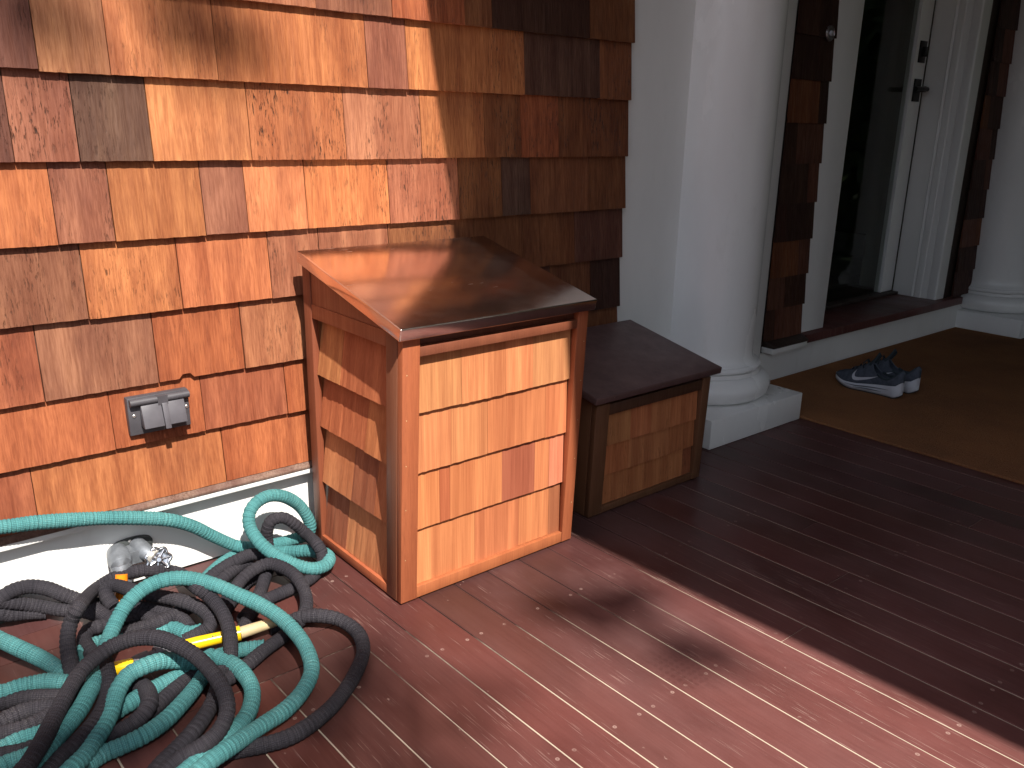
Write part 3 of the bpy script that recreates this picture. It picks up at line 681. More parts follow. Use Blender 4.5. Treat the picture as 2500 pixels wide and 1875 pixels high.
# ================================================================ HOSES
TEAL = [[[-0.75,1.9,0.02],[-0.45,1.94,0.12],[-0.18,1.952,0.225],[0.02,1.957,0.252],[0.115,1.959,0.258],[0.17,1.96,0.2585],[0.211,1.961,0.259],[0.261,1.962,0.252],[0.299,1.964,0.246],[0.369,1.966,0.231],[0.444,1.968,0.213],[0.522,1.97,0.189],[0.587,1.972,0.163],[0.637,1.974,0.131],[0.68,1.976,0.093],[0.728,1.976,0.053],[0.749,1.961,0.045],[0.776,1.961,0.034],[0.811,1.966,0.024],[0.848,1.966,0.02],[0.885,1.964,0.02],[0.909,1.955,0.024],[0.929,1.951,0.03],[0.936,1.946,0.054],[0.927,1.946,0.087],[0.904,1.946,0.126],[0.863,1.936,0.163],[0.821,1.931,0.179],[0.783,1.921,0.176],[0.758,1.911,0.158],[0.749,1.896,0.13],[0.749,1.855,0.109],[0.765,1.826,0.085],[0.788,1.795,0.067],[0.817,1.77,0.05],[0.847,1.753,0.04],[0.882,1.761,0.034],[0.906,1.786,0.034],[0.908,1.819,0.034],[0.889,1.856,0.032],[0.864,1.89,0.024],[0.842,1.918,0.018],[0.789,1.956,0.018],[0.743,1.973,0.018],[0.699,1.959,0.018],[0.647,1.92,0.018],[0.611,1.882,0.018]],[[0.129,1.385,0.059],[0.158,1.412,0.059],[0.184,1.437,0.059],[0.208,1.462,0.059],[0.231,1.485,0.059],[0.255,1.514,0.059],[0.276,1.547,0.059],[0.3,1.593,0.054],[0.316,1.644,0.05],[0.343,1.684,0.059],[0.377,1.727,0.079],[0.411,1.75,0.105],[0.453,1.758,0.125],[0.499,1.759,0.129],[0.543,1.739,0.125],[0.582,1.697,0.115],[0.615,1.652,0.099],[0.644,1.608,0.085],[0.666,1.56,0.07],[0.674,1.5,0.059],[0.67,1.44,0.05],[0.653,1.386,0.04],[0.618,1.351,0.03],[0.567,1.324,0.024],[0.502,1.298,0.032],[0.441,1.27,0.042],[0.386,1.25,0.044],[0.349,1.231,0.044]],[[0.185,1.376,0.034],[0.213,1.398,0.034],[0.237,1.414,0.036],[0.257,1.434,0.04],[0.277,1.456,0.042],[0.296,1.484,0.044],[0.312,1.512,0.05],[0.328,1.533,0.059],[0.35,1.547,0.07],[0.376,1.549,0.075],[0.409,1.556,0.07],[0.438,1.559,0.059],[0.464,1.552,0.05],[0.491,1.546,0.04],[0.516,1.564,0.032],[0.536,1.53,0.03],[0.545,1.481,0.03],[0.539,1.416,0.03],[0.512,1.364,0.026],[0.475,1.332,0.024],[0.43,1.313,0.02],[0.389,1.299,0.018],[0.348,1.279,0.018]],[[0.233,1.407,0.018],[0.265,1.419,0.018],[0.298,1.417,0.02],[0.337,1.417,0.024],[0.377,1.431,0.026],[0.419,1.461,0.026],[0.454,1.491,0.026],[0.485,1.528,0.02]],[[0.313,1.523,0.018],[0.33,1.528,0.02],[0.344,1.529,0.022],[0.362,1.536,0.022],[0.388,1.543,0.022],[0.419,1.55,0.022],[0.458,1.558,0.022],[0.499,1.571,0.02],[0.537,1.576,0.018],[0.572,1.571,0.018],[0.601,1.561,0.018],[0.624,1.549,0.018]],[[0.172,1.884,0.054],[0.195,1.838,0.052],[0.211,1.808,0.048],[0.234,1.766,0.042],[0.254,1.726,0.034],[0.266,1.697,0.024],[0.274,1.676,0.018]],[[0.137,1.689,0.038],[0.161,1.686,0.038],[0.186,1.686,0.038],[0.211,1.68,0.038],[0.235,1.67,0.038],[0.261,1.651,0.034],[0.278,1.65,0.024]],[[0.112,1.531,0.024],[0.136,1.536,0.024],[0.16,1.54,0.024],[0.188,1.538,0.022],[0.208,1.541,0.02]],[[0.104,1.484,0.024],[0.127,1.488,0.024],[0.148,1.487,0.024],[0.174,1.491,0.022]],[[0.306,1.747,0.024],[0.32,1.761,0.024],[0.355,1.776,0.02],[0.465,1.747,0.016],[0.497,1.739,0.016],[0.516,1.703,0.016],[0.544,1.694,0.016]],[[0.195,1.838,0.052],[0.172,1.884,0.054],[0.128,1.971,0.03],[0.011,1.888,0.02],[0.04,1.701,0.025],[0.137,1.689,0.038],[0.161,1.686,0.038]],[[0.136,1.536,0.024],[0.112,1.531,0.024],[0.043,1.517,0.038],[-0.049,1.477,0.044],[0.035,1.472,0.038],[0.104,1.484,0.024],[0.127,1.488,0.024]],[[0.158,1.412,0.059],[0.129,1.385,0.059],[0.078,1.337,0.04],[0.036,1.277,0.032],[0.13,1.333,0.033],[0.185,1.376,0.034],[0.213,1.398,0.034]],[[0.389,1.299,0.018],[0.348,1.279,0.018],[0.285,1.248,0.019],[0.205,1.183,0.02],[0.287,1.199,0.027],[0.349,1.231,0.044],[0.386,1.25,0.044]]]
BLACK = [[[0.275,1.622,0.024],[0.277,1.66,0.034],[0.28,1.697,0.054],[0.287,1.73,0.079],[0.302,1.752,0.105],[0.326,1.764,0.129],[0.395,1.956,0.049],[0.439,1.951,0.068],[0.49,1.946,0.07],[0.537,1.941,0.058],[0.58,1.936,0.036],[0.552,1.738,0.105],[0.569,1.7,0.089],[0.574,1.644,0.075],[0.567,1.592,0.059],[0.552,1.549,0.044],[0.538,1.526,0.024],[0.524,1.504,0.018]],[[0.115,1.352,0.079],[0.141,1.382,0.079],[0.175,1.43,0.079],[0.21,1.49,0.079],[0.241,1.536,0.085],[0.267,1.571,0.089],[0.299,1.597,0.095],[0.339,1.607,0.105],[0.379,1.593,0.115],[0.414,1.559,0.12],[0.44,1.517,0.114],[0.458,1.473,0.105],[0.47,1.426,0.089],[0.472,1.382,0.075],[0.462,1.343,0.059],[0.436,1.319,0.044],[0.402,1.311,0.034],[0.364,1.315,0.024],[0.333,1.307,0.018],[0.306,1.288,0.018]],[[0.386,1.317,0.014],[0.427,1.298,0.014],[0.47,1.28,0.014],[0.498,1.267,0.016],[0.542,1.256,0.018],[0.597,1.266,0.018],[0.656,1.292,0.018],[0.721,1.34,0.018],[0.779,1.4,0.02],[0.803,1.463,0.024],[0.793,1.525,0.03],[0.761,1.564,0.034],[0.729,1.589,0.03],[0.701,1.605,0.018],[0.662,1.611,0.016]],[[0.704,1.576,0.018],[0.666,1.557,0.018],[0.62,1.538,0.018],[0.574,1.514,0.018],[0.535,1.495,0.018],[0.489,1.48,0.018]],[[0.812,1.94,0.024],[0.813,1.946,0.053],[0.813,1.941,0.083],[0.825,1.936,0.107],[0.853,1.931,0.108],[0.879,1.926,0.087],[0.908,1.916,0.051],[0.891,1.821,0.065],[0.894,1.8,0.044],[0.88,1.78,0.024],[0.845,1.756,0.018],[0.803,1.739,0.018],[0.752,1.731,0.018],[0.704,1.723,0.018],[0.66,1.703,0.018],[0.632,1.678,0.018]],[[0.604,1.742,0.024],[0.642,1.77,0.034],[0.678,1.792,0.05],[0.716,1.805,0.059],[0.751,1.8,0.065],[0.773,1.778,0.059],[0.787,1.74,0.05],[0.786,1.694,0.04],[0.771,1.644,0.032],[0.744,1.601,0.026],[0.713,1.583,0.02]],[[0.614,1.865,0.024],[0.644,1.884,0.034],[0.678,1.89,0.044],[0.714,1.886,0.054],[0.744,1.88,0.059],[0.771,1.867,0.054],[0.787,1.841,0.044],[0.785,1.797,0.034]],[[0.625,1.85,0.018],[0.667,1.866,0.03],[0.713,1.887,0.034],[0.743,1.892,0.034]],[[0.765,1.835,0.034],[0.739,1.8,0.03],[0.714,1.766,0.024],[0.671,1.708,0.02],[0.635,1.666,0.018],[0.609,1.633,0.018]],[[0.736,1.835,0.024],[0.704,1.827,0.02],[0.662,1.791,0.018],[0.624,1.75,0.018],[0.594,1.707,0.018]],[[0.189,1.99,0.065],[0.211,1.99,0.077],[0.237,1.99,0.088],[0.269,1.99,0.087],[0.301,1.973,0.079],[0.327,1.95,0.065],[0.351,1.934,0.05],[0.374,1.895,0.04],[0.391,1.851,0.03],[0.41,1.8,0.02]],[[0.191,1.99,0.076],[0.23,1.99,0.061],[0.286,1.982,0.034],[0.321,1.941,0.032],[0.358,1.909,0.03],[0.382,1.876,0.024],[0.405,1.837,0.018]],[[0.187,1.99,0.048],[0.226,1.99,0.031],[0.257,1.99,0.023],[0.295,1.98,0.016]],[[0.414,1.878,0.034],[0.407,1.901,0.05],[0.411,1.926,0.059],[0.43,1.92,0.065],[0.448,1.875,0.07],[0.468,1.836,0.07],[0.492,1.802,0.07],[0.522,1.764,0.067],[0.548,1.727,0.059],[0.56,1.687,0.05],[0.55,1.662,0.04],[0.527,1.665,0.03],[0.497,1.673,0.02]],[[0.385,1.829,0.024],[0.365,1.824,0.03],[0.344,1.819,0.032],[0.329,1.792,0.032],[0.326,1.755,0.03],[0.334,1.721,0.022],[0.345,1.69,0.018]],[[0.137,1.678,0.024],[0.161,1.675,0.024],[0.189,1.665,0.024],[0.217,1.647,0.024],[0.245,1.628,0.022],[0.266,1.622,0.02]],[[0.123,1.585,0.04],[0.149,1.595,0.04],[0.178,1.598,0.04],[0.203,1.593,0.038],[0.232,1.582,0.034],[0.255,1.594,0.024]],[[0.119,1.565,0.034],[0.146,1.56,0.034],[0.169,1.557,0.034],[0.196,1.564,0.032],[0.224,1.578,0.03],[0.252,1.6,0.022]],[[0.119,1.577,0.018],[0.144,1.565,0.018],[0.168,1.561,0.018],[0.193,1.565,0.018],[0.217,1.573,0.016]],[[0.274,1.454,0.018],[0.294,1.457,0.02],[0.321,1.459,0.024],[0.347,1.462,0.034],[0.367,1.485,0.04],[0.375,1.535,0.034],[0.368,1.566,0.03],[0.356,1.575,0.022],[0.341,1.566,0.018]],[[0.334,1.652,0.054],[0.326,1.607,0.054],[0.317,1.564,0.05],[0.299,1.522,0.046],[0.273,1.484,0.044],[0.245,1.456,0.044],[0.217,1.434,0.044],[0.191,1.416,0.044],[0.162,1.387,0.044]],[[0.31,1.309,0.018],[0.338,1.331,0.018],[0.368,1.35,0.018],[0.405,1.372,0.022],[0.443,1.404,0.024],[0.472,1.438,0.026],[0.496,1.477,0.024],[0.518,1.522,0.018]],[[0.349,1.474,0.016],[0.376,1.493,0.016],[0.418,1.52,0.016],[0.46,1.544,0.016],[0.488,1.558,0.016]],[[0.11,1.515,0.026],[0.131,1.509,0.026],[0.153,1.502,0.026],[0.177,1.504,0.024]],[[0.402,1.772,0.024],[0.425,1.76,0.032],[0.454,1.755,0.034],[0.481,1.756,0.034],[0.519,1.774,0.03],[0.553,1.791,0.024]],[[0.454,1.857,0.03],[0.476,1.825,0.034],[0.5,1.788,0.032],[0.521,1.75,0.024],[0.524,1.714,0.018]],[[0.418,1.84,0.024],[0.442,1.844,0.026],[0.459,1.822,0.026],[0.476,1.78,0.022]],[[0.379,1.812,0.018],[0.418,1.817,0.018],[0.469,1.832,0.018],[0.524,1.828,0.018]],[[0.387,1.954,0.018],[0.405,1.921,0.018],[0.414,1.885,0.018],[0.422,1.832,0.018]],[[0.23,1.99,0.061],[0.191,1.99,0.076],[0.121,1.99,0.037],[0.03,1.99,0.02],[0.119,1.99,0.034],[0.189,1.99,0.065],[0.211,1.99,0.077]],[[0.226,1.99,0.031],[0.187,1.99,0.048],[0.032,1.99,0.045],[-0.119,1.851,0.044],[-0.017,1.697,0.038],[0.137,1.678,0.024],[0.161,1.675,0.024]],[[0.149,1.595,0.04],[0.123,1.585,0.04],[0.058,1.56,0.034],[-0.026,1.587,0.032],[0.056,1.607,0.028],[0.119,1.577,0.018],[0.144,1.565,0.018]],[[0.146,1.56,0.034],[0.119,1.565,0.034],[0.05,1.578,0.024],[-0.041,1.577,0.02],[0.043,1.534,0.022],[0.11,1.515,0.026],[0.131,1.509,0.026]],[[0.141,1.382,0.079],[0.115,1.352,0.079],[0.069,1.299,0.054],[0.03,1.252,0.044],[0.113,1.338,0.044],[0.162,1.387,0.044],[0.191,1.416,0.044]],[[0.338,1.331,0.018],[0.31,1.309,0.018],[0.255,1.266,0.028],[0.18,1.203,0.032],[0.249,1.248,0.028],[0.306,1.288,0.018],[0.333,1.307,0.018]]]

def hose(mb, pts, r, seed):
    path = spline(pts, .0016); n = len(path); rr = random.Random(seed)
    rad = []; ph = rr.uniform(0, 6); k = 0.0
    # smooth random squash of the ribs along the run
    amp = [rr.uniform(.3, 1.0) for _ in range(n // 40 + 3)]; wl = [rr.uniform(.0075, .0125) for _ in range(n // 40 + 3)]; sw = [rr.uniform(.95, 1.06) for _ in range(n // 40 + 3)]
    for i in range(n):
        j, u = divmod(i / 40, 1); j = int(j); A = amp[j] * (1 - u) + amp[j + 1] * u; W = wl[j] * (1 - u) + wl[j + 1] * u; S_ = sw[j] * (1 - u) + sw[j + 1] * u
        a = path[max(i - 6, 0)]; c = path[min(i + 6, n - 1)]; m = path[i]
        bend = min(1.0, ((a + c) * .5 - m).length * 500)
        k += math.pi * .0016 / W
        w = math.sin(k + ph)
        rad.append(r * S_ * (1 + (.050 + .070 * A * (.35 + bend)) * (abs(w) ** .5 * 1.8 - 1.2)))
    mb.tube(path, rad, 16, uvs=True)
tb = MB()
for i, p in enumerate(TEAL): hose(tb, p, .0156, 11 + i)
teal = tb.build('garden_hose', M['teal'], smooth=True, angle=80, at=(.55, 1.7, 0))
tag(teal, 'teal woven garden hose, looped over the black hose and running along the wall', 'garden hose', 'tangled garden hoses')
kb = MB()
for i, p in enumerate(BLACK): hose(kb, p, .0150, 71 + i)
blk = kb.build('garden_hose', M['black'], smooth=True, angle=80, at=(.45, 1.6, 0))
tag(blk, 'black woven garden hose lying in loops on the deck under the teal hose', 'garden hose', 'tangled garden hoses')
pth = spline(TEAL[0], .0016)
tgt = Vector((.745, 1.966, .045)); i0 = min(range(len(pth) // 2), key=lambda i: (pth[i] - tgt).length)
q = MB(); q.tube(pth[i0 - 9:i0 + 9], .0172, 20); q.build('coupling', M['coupling'], smooth=True, angle=60, parent=teal, )

# ================================================================ NOZZLES
nz = thing('hose_nozzle', (.60, 1.62, .03), 'yellow hose nozzle with long cream tip lying among the hoses', 'hose nozzle')
A = Vector((.485, 1.646, .026)); Bv = Vector((.598, 1.6125, .030)); Cv = Vector((.676, 1.601, .034)); dv = (Bv - A).normalized()
b = MB(); b.tube([A - dv * .02, A, A + dv * .03, Bv - dv * .03, Bv - dv * .012], [.009, .0125, .0135, .0125, .0125], 24); b.build('grip', M['yellow'], nz, smooth=True, angle=40)
b = MB(); b.tube([Bv - dv * .013, Bv - dv * .012, Bv, Bv + dv * .001], [.0135, .0162, .0162, .0135], 24); b.build('collar', M['yellow'], nz, smooth=True, angle=30)
b = MB(); d2 = (Cv - Bv).normalized(); b.tube([Bv, Bv + d2 * .02, Cv - d2 * .002, Cv], [.0130, .0128, .0108, .009], 24); b.build('tip', M['cream'], nz, smooth=True, angle=40)
b = MB()
side = dv.cross(Vector((0, 0, 1))).normalized(); nrm = Vector((-.25, -.55, .8)); nrm = (nrm - dv * nrm.dot(dv)).normalized(); sd_ = dv.cross(nrm)
base = A + dv * .066
for i, (u0, u1, w0, w1) in enumerate([(-.006, .004, -.002, -.0005), (-.006, -.0045, -.004, .001), (.0075, .010, -.003, -.001), (.012, .0135, -.004, .0), (.012, .017, -.0005, .0008)]):
    b.add([base + dv * u0 + sd_ * w0 + nrm * .01345, base + dv * u1 + sd_ * w0 + nrm * .01345, base + dv * u1 + sd_ * w1 + nrm * .01345, base + dv * u0 + sd_ * w1 + nrm * .01345], [(0, 1, 2, 3)])
b.build('print', M['ink'], nz)
n2 = thing('spray_gun', (.38, 1.64, .03), 'yellow and grey plastic spray nozzle under the arching black hose', 'hose nozzle')
E0 = Vector((.338, 1.652, .028)); E1 = Vector((.384, 1.636, .030)); E2 = Vector((.458, 1.643, .034)); e1 = (E1 - E0).normalized(); e2 = (E2 - E1).normalized()
b = MB(); b.tube([E0 - e1 * .004, E0, E0 + e1 * .02, E1], [.008, .0125, .0145, .0140], 24); b.build('nozzle_head', M['yellow'], n2, smooth=True, angle=40)
b = MB(); b.tube([E1 - e1 * .001, E1 + e2 * .004, E1 + e2 * .03], [.0155, .017, .0165], 20); b.tube([E1 + e2 * .03, E1 + e2 * .034, E1 + e2 * .044], [.012, .012, .0125], 20); b.tube([E1 + e2 * .044, E1 + e2 * .046, E2], [.0165, .0172, .0150], 20); b.build('swivel', M['grey_plastic'], n2, smooth=True, angle=30)

# ================================================================ DOORMAT
mm = MB(); mx0, mx1, my0, my1 = 2.960, 5.165, -.5, 2.100; nx, ny = 60, 60
mm.box(mx0, mx1, my0, my1, .0008, .012)
mat_o = mm.build('doormat', M['coir'], bevel=.004, at=(4.0, 1.2, 0)); tag(mat_o, 'large brown coir doormat filling the floor in front of the door', 'doormat')
fb = MB()
def fibre(x, y, ang, L, lift):
    a = Vector((x, y, rng.uniform(.004, .013))); dd = Vector((math.cos(ang), math.sin(ang), lift)); w = Vector((-dd.y, dd.x, 0)).normalized() * .0006
    m_ = a + dd * L * .5 + Vector((rng.uniform(-.001, .001), rng.uniform(-.001, .001), .001)); e_ = a + dd * L; e_.z = max(e_.z - .003, .0012)
    fb.add([a - w, a + w, m_ + w, m_ - w, e_], [(0, 1, 2, 3), (3, 2, 4)])
for i in range(2200): fibre(mx0 + .003, rng.uniform(.3, 2.1), R(180) + rng.uniform(-.9, .9), rng.uniform(.004, .013), rng.uniform(-.3, .3))
for i in range(1500): fibre(rng.uniform(mx0, mx1), my1 - .002, R(90) + rng.uniform(-.9, .9), rng.uniform(.004, .010), rng.uniform(.0, .8))
for i in range(14000): fibre(rng.uniform(mx0, 4.6), rng.uniform(.6, 2.1), rng.uniform(0, 6.28), rng.uniform(.004, .010), rng.uniform(.1, .7))
tag(fb.build('fibres', M['coir'], parent=mat_o), kind='stuff')

# ================================================================ SHOES
def shoe(loc, rz, label, mirror=1):
    o = thing('sneaker', (0, 0, 0), label, 'sneaker', 'pair of dark blue sneakers')
    # along +u (toe), side +-v; sections: u, half width, sole top, upper ridge, sole bottom
    NU = 40
    def prof(u):      # half width of the footprint, 0 heel .. 1 toe
        if u < .12: w = .034 * math.sqrt(max(0, 1 - ((.12 - u) / .12) ** 2)) * .92 + .002
        elif u < .45: w = .0333 - .004 * math.sin((u - .12) / .33 * math.pi)
        elif u < .72: k = (u - .45) / .27; w = .0333 + (.0455 - .0333) * (k * k * (3 - 2 * k))
        else: k = (u - .72) / .28; w = .0455 * math.sqrt(max(0, 1 - k ** 2.3)) + .0005
        return w
    def bot(u): return .004 + .022 * max(0, (u - .68) / .32) ** 1.8 + .010 * max(0, (.10 - u) / .10) ** 1.5
    def top(u):       # foam top line
        return (.047 - .021 * min(1, u / .62) + .012 * max(0, (.07 - u) / .07)) + .016 * max(0, (u - .80) / .20) ** 1.6
    def ridge(u):     # height of the upper along the centre
        pts = [(0, .088), (.06, .098), (.14, .084), (.30, .078), (.42, .098), (.52, .100), (.60, .086), (.75, .064), (.88, .056), (.96, .049), (1, .040)]
        for (a, ya), (b_, yb_) in zip(pts[:-1], pts[1:]):
            if u <= b_: k = (u - a) / (b_ - a); k = k * k * (3 - 2 * k); return ya + (yb_ - ya) * k
        return pts[-1][1]
    Lg = .292
    us = [(.5 - .5 * math.cos(math.pi * i / NU)) for i in range(NU + 1)]
    cl = lambda u: .006 * math.sin((u - .3) * 3.0) * mirror
    def W(u, v, z): return Vector((v + cl(u), (u - .5) * Lg, z))
    # sole
    s = MB(); rings = []
    v = []; f = []
    NS_ = 9
    for u in us:
        w = prof(u)
        ring = [(-w * .88, bot(u)), (-w * 1.02, bot(u) + .006), (-w * 1.05, (bot(u) + top(u)) * .5), (-w * 1.01, top(u) - .003), (-w * .97, top(u)),
                (w * .97, top(u)), (w * 1.01, top(u) - .003), (w * 1.05, (bot(u) + top(u)) * .5), (w * 1.02, bot(u) + .006), (w * .88, bot(u))]
        v += [W(u, a, z) for a, z in ring]
    n = 10
    for i in range(NU):
        for k in range(n): k2 = (k + 1) % n; f.append((i * n + k, (i + 1) * n + k, (i + 1) * n + k2, i * n + k2))
    f += [tuple(range(n)), tuple(NU * n + k for k in range(n - 1, -1, -1))]
    s.add(v, f); sole = s.build('midsole', M['midsole'], o, smooth=True, angle=60)
    s = MB(); v = []; f = []
    for u in us:
        w = prof(u); v += [W(u, -w * .86, bot(u) - .0035), W(u, w * .86, bot(u) - .0035), W(u, w * .86, bot(u) + .001), W(u, -w * .86, bot(u) + .001)]
    for i in range(NU):
        for k in range(4): k2 = (k + 1) % 4; f.append((i * 4 + k, (i + 1) * 4 + k, (i + 1) * 4 + k2, i * 4 + k2))
    f += [(0, 1, 2, 3), (NU * 4 + 3, NU * 4 + 2, NU * 4 + 1, NU * 4)]
    s.add(v, f); s.build('outsole', M['outsole'], o, smooth=True, angle=40)
    # grey groove lines on the foam
    for sgn in (-1, 1):
        s = MB()
        for h0, h1, ua, ub in ((.62, .70, .16, .78), (.34, .44, .26, .66)):
            p = []
            for i in range(25):
                u = ua + (ub - ua) * i / 24; w = prof(u) * 1.052 + .0006; hh = (h0 + (h1 - h0) * i / 24); p.append(W(u, sgn * w, bot(u) + (top(u) - bot(u)) * hh))
            s.tube(p, [.0004 + .0019 * math.sin(math.pi * i / 24) for i in range(25)], 6)
        s.build('groove', M['midsole_line'], sole, smooth=True)
    # upper: a shell of sections open at the collar
    NA = 24; v = []; f = []; vin = []
    open_u0, open_u1 = .045, .46
    def sect(u, grow=0.0):
        w = prof(u) * .96 - grow; z0 = top(u) - .004; zr = ridge(u); out = []
        if open_u0 < u < open_u1:
            k = (u - open_u0) / (open_u1 - open_u0)
            gap = .0300 * math.sin(math.pi * min(1, max(0, k))) ** .55       # half width of the opening
            zc = .060 + .031 * ((1 - k / .45) ** 2 if k < .45 else ((k - .45) / .55) ** 2)
        else: gap = 0.0; zc = zr
        for j in range(NA + 1):
            q = j / NA; side = -1 if q < .5 else 1; qq = (q if q < .5 else 1 - q) * 2         # 0 at the sole, 1 at the rim or ridge
            a = qq * math.pi / 2
            wv = gap + (w - gap) * (math.cos(a) ** .75 if qq < 1 else 0) ; zz = z0 + (zc - z0) * math.sin(a) ** (.85)
            bulge = .0025 * math.sin(math.pi * qq)
            out.append((side * (wv + (bulge if gap == 0 or qq < .9 else 0)), zz))
        return out
    for u in us: v += [W(u, a, z) for a, z in sect(u)]
    m_ = NA + 1
    for i in range(NU):
        uo = .5 * (us[i] + us[i + 1])
        for k in range(NA):
            if open_u0 < uo < open_u1 and k in (NA // 2 - 1, NA // 2): 
                pass
            f.append((i * m_ + k, i * m_ + k + 1, (i + 1) * m_ + k + 1, (i + 1) * m_ + k))
    # open the collar: drop the faces that bridge left and right at the centre
    ff = []
    for q in f:
        ks = [x % m_ for x in q]; i = min(q) // m_; uo = .5 * (us[i] + us[i + 1])
        if open_u0 < uo < open_u1 and (NA // 2 in ks): continue
        ff.append(q)
    s = MB(); s.add(v, ff); up = s.build('upper', M['navy'], o, smooth=True, angle=70)
    md = up.modifiers.new('thick', 'SOLIDIFY'); md.thickness = .0045; md.offset = -1
    # insole
    s = MB(); v = []; f = []
    ui = [.04 + .6 * i / 14 for i in range(15)]
    for u in ui: w = prof(u) * .85; v += [W(u, -w, .040), W(u, w, .040)]
    for i in range(14): f.append((2 * i, 2 * i + 1, 2 * i + 3, 2 * i + 2))
    s.add(v, f); s.build('insole', M['navy_inner'], o)
    # tongue, sticking up at the instep
    s = MB(); v = []; f = []
    tp = [(.62, .078, .015), (.54, .095, .019), (.47, .113, .022), (.43, .128, .023), (.41, .138, .018)]
    for off in (0, .006):
        for u, z, w in tp:
            for k in range(7): a = -1 + 2 * k / 6; v.append(W(u - off / Lg * .8, a * w, z - .008 * a * a - off))
    nt = len(tp)
    for h in range(2):
        for i in range(nt - 1):
            for k in range(6):
                q = (h * nt * 7 + i * 7 + k, h * nt * 7 + i * 7 + k + 1, h * nt * 7 + (i + 1) * 7 + k + 1, h * nt * 7 + (i + 1) * 7 + k); f.append(q if h else tuple(reversed(q)))
    for k in range(6): a_ = (nt - 1) * 7 + k; f.append((a_, a_ + 1, nt * 7 + a_ + 1, nt * 7 + a_))
    for i in range(nt - 1):
        for e in (0, 6): a_ = i * 7 + e; f.append((a_, a_ + 7, nt * 7 + a_ + 7, nt * 7 + a_))
    s.add(v, f); s.build('tongue', M['navy_inner'], o, smooth=True, angle=50)
    # padded heel collar
    s = MB(); p = []
    for i in range(31):
        k = -1 + 2 * i / 30; uu = open_u0 + .01 + .30 * k * k; sec = sect(uu); j = NA // 2 - 1 if k < 0 else NA // 2 + 1
        a, z = sec[j]; wv = (abs(a) if abs(k) > .15 else abs(a) * abs(k) / .15) * (1 if k > 0 else -1); p.append(W(uu, wv, z))
    s.tube(p, .0045, 8); s.build('collar', M['navy_inner'], o, smooth=True)
    # laces
    s = MB()
    for i in range(5):
        u = .53 + .055 * i; w = .020 - .001 * i; h = ridge(u)
        s.tube([W(u, -w, h - .012), W(u + .01, -w * .5, h + .001), W(u + .02, w * .5, h + .002), W(u + .028, w, h - .012)], .0022, 6)
    s.tube([W(.53, 0, .101), W(.55, -.012, .108), W(.58, -.028, .098), W(.56, -.036, .082)], .0020, 6); s.tube([W(.53, 0, .101), W(.57, .012, .106), W(.60, .027, .092), W(.58, .034, .080)], .0020, 6)
    s.build('laces', M['navy_inner'], o, smooth=True)
    # curved check-shaped mark on both flanks
    for sgn in (-1, 1):
        s = MB(); outline_t = [(.655, .072), (.668, .058), (.655, .049), (.60, .0485), (.52, .052), (.42, .0575), (.335, .0640)]
        outline_b = [(.655, .072), (.700, .055), (.690, .041), (.645, .0365), (.56, .0405), (.44, .0505), (.335, .0640)]
        def onside(u, z):
            sec = sect(u); half = sec[:NA // 2] ; z0 = half[0][1]
            for (a0, z0_), (a1, z1_) in zip(half[:-1], half[1:]):
                if z0_ <= z <= z1_: k = (z - z0_) / max(1e-6, z1_ - z0_); return abs(a0 + (a1 - a0) * k)
            return abs(half[0][0])
        def sm_(L, t_):
            x = t_ * (len(L) - 1); i = min(int(x), len(L) - 2); k = x - i; P0, P1, P2, P3 = L[max(i - 1, 0)], L[i], L[i + 1], L[min(i + 2, len(L) - 1)]
            return tuple(.5 * (2 * b_ + (c_ - a_) * k + (2 * a_ - 5 * b_ + 4 * c_ - d_) * k * k + (3 * b_ - a_ - 3 * c_ + d_) * k ** 3) for a_, b_, c_, d_ in zip(P0, P1, P2, P3))
        v = []; f = []; n = 36; m4 = 5
        for i in range(n + 1):
            A_, B_ = sm_(outline_t, i / n), sm_(outline_b, i / n)
            for j in range(m4):
                k = j / (m4 - 1); u = A_[0] + (B_[0] - A_[0]) * k; z = A_[1] + (B_[1] - A_[1]) * k; v.append(W(u, sgn * (onside(u, z) + .0012), z))
        for i in range(n):
            for j in range(m4 - 1): f.append((i * m4 + j, (i + 1) * m4 + j, (i + 1) * m4 + j + 1, i * m4 + j + 1))
        s.add(v, f); s.build('logo_mark', M['logo'], up, smooth=True)
    # heel clip
    s = MB(); p = [W(.012, 0, .050), W(.004, 0, .066), W(.010, 0, .085)]; s.tube(p, [.003, .004, .003], 8); s.build('heel_tab', M['navy_inner'], o, smooth=True)
    o.location = loc; o.rotation_euler = (0, 0, rz); o.scale = (1.05, 1.03, 1.30)
    return o
shoe((3.505, 1.745, .0125), R(4), 'dark blue sneaker in front, its pale swoosh and sole side showing, on the doormat')
shoe((3.630, 1.738, .0125), R(1), 'dark blue sneaker standing behind the other one, partly hidden, on the doormat', -1)

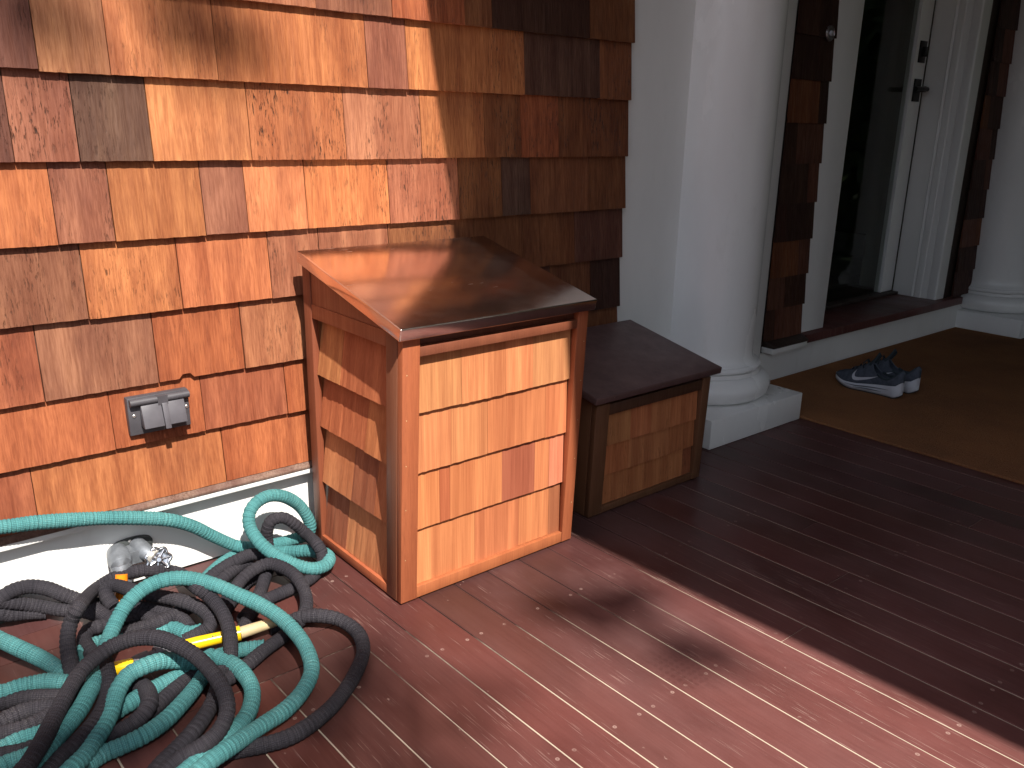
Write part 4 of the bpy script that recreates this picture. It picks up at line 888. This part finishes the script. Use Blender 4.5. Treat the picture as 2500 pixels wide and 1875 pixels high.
# ================================================================ TREES (behind the camera: they throw the dapple and darken the reflections)
def leaves(mb, c, r, n, size, squash=.8):
    for _ in range(n):
        while True:
            p = Vector((rng.uniform(-1, 1), rng.uniform(-1, 1), rng.uniform(-1, 1)))
            if p.length < 1: break
        p = Vector(c) + Vector((p.x * r, p.y * r, p.z * r * squash)); a = Vector((rng.gauss(0, 1), rng.gauss(0, 1), rng.gauss(0, 1))).normalized(); b_ = a.orthogonal().normalized(); s_ = size * rng.uniform(.6, 1.3)
        mb.add([p - a * s_, p - b_ * s_ * .45, p + a * s_, p + b_ * s_ * .45], [(0, 1, 2, 3)])
tr = thing('tree', (-.4, -7.4, -.45), 'leafy tree in the yard behind the viewer that dapples the porch', 'tree')
q = MB(); q.tube([Vector((-.4, -7.4, -.5)), Vector((-.5, -7.3, 3)), Vector((-.6, -6.8, 6)), Vector((-.5, -6.2, 8))], [.25, .2, .16, .08], 12)
q.tube([Vector((-.58, -7.1, 4.4)), Vector((-.2, -6.2, 6.4)), Vector((.3, -5.5, 7.4))], [.10, .07, .03], 8); q.build('trunk', M['bark'], tr, smooth=True)
q = MB()
def shade(px, py, pz, t_, r, n, size=.10):
    leaves(q, Vector((px, py, pz)) - SUN * t_, r, n, size, 1.0)
shade(1.335, 1.20, 0, 12.5, .10, 9, .085); shade(1.25, 1.32, 0, 12.2, .10, 7, .08); shade(1.42, 1.02, 0, 12.6, .12, 7, .085)
shade(.30, 1.50, .05, 12.0, .24, 11, .10); shade(.52, 1.36, .03, 12.4, .2, 9, .10); shade(.66, 1.20, 0, 12.2, .2, 14, .10); shade(.10, 1.62, .05, 12.4, .24, 8, .10); shade(.42, 1.15, 0, 12.5, .25, 16, .10)
shade(.88, 1.12, 0, 12.0, .2, 13, .10); shade(.80, 1.30, 0, 12.3, .12, 6, .09)
shade(.82, 2.01, 1.335, 12.2, .10, 9, .09); shade(.74, 2.01, 1.40, 12.0, .12, 12, .09); shade(.40, 2.01, 1.46, 12.4, .16, 11, .09)

leaves(q, (-2.9, -8.4, 6.5), 1.9, 900, .12)
q.build('crown', M['leaf'], tr)
wd_ = MB()  # out-of-view tree ring, added to hold down sky fill and reflections
for k in range(120):
    a = rng.uniform(R(-215), R(62)); rad_ = rng.uniform(13, 19); leaves(wd_, (2 + rad_ * math.cos(a), rad_ * math.sin(a), rng.uniform(.0, 3.6 if a < R(-25) else 6.0)), rng.uniform(1.8, 2.8), 110, .5)
for k in range(70):
    a = rng.uniform(R(-48), R(72)); rad_ = rng.uniform(9.5, 14); leaves(wd_, (2 + rad_ * math.cos(a), rad_ * math.sin(a), rng.uniform(.0, 5.0)), rng.uniform(1.6, 2.6), 110, .45)
tag(wd_.build('woodland_screen', M['leaf']), kind='stuff')
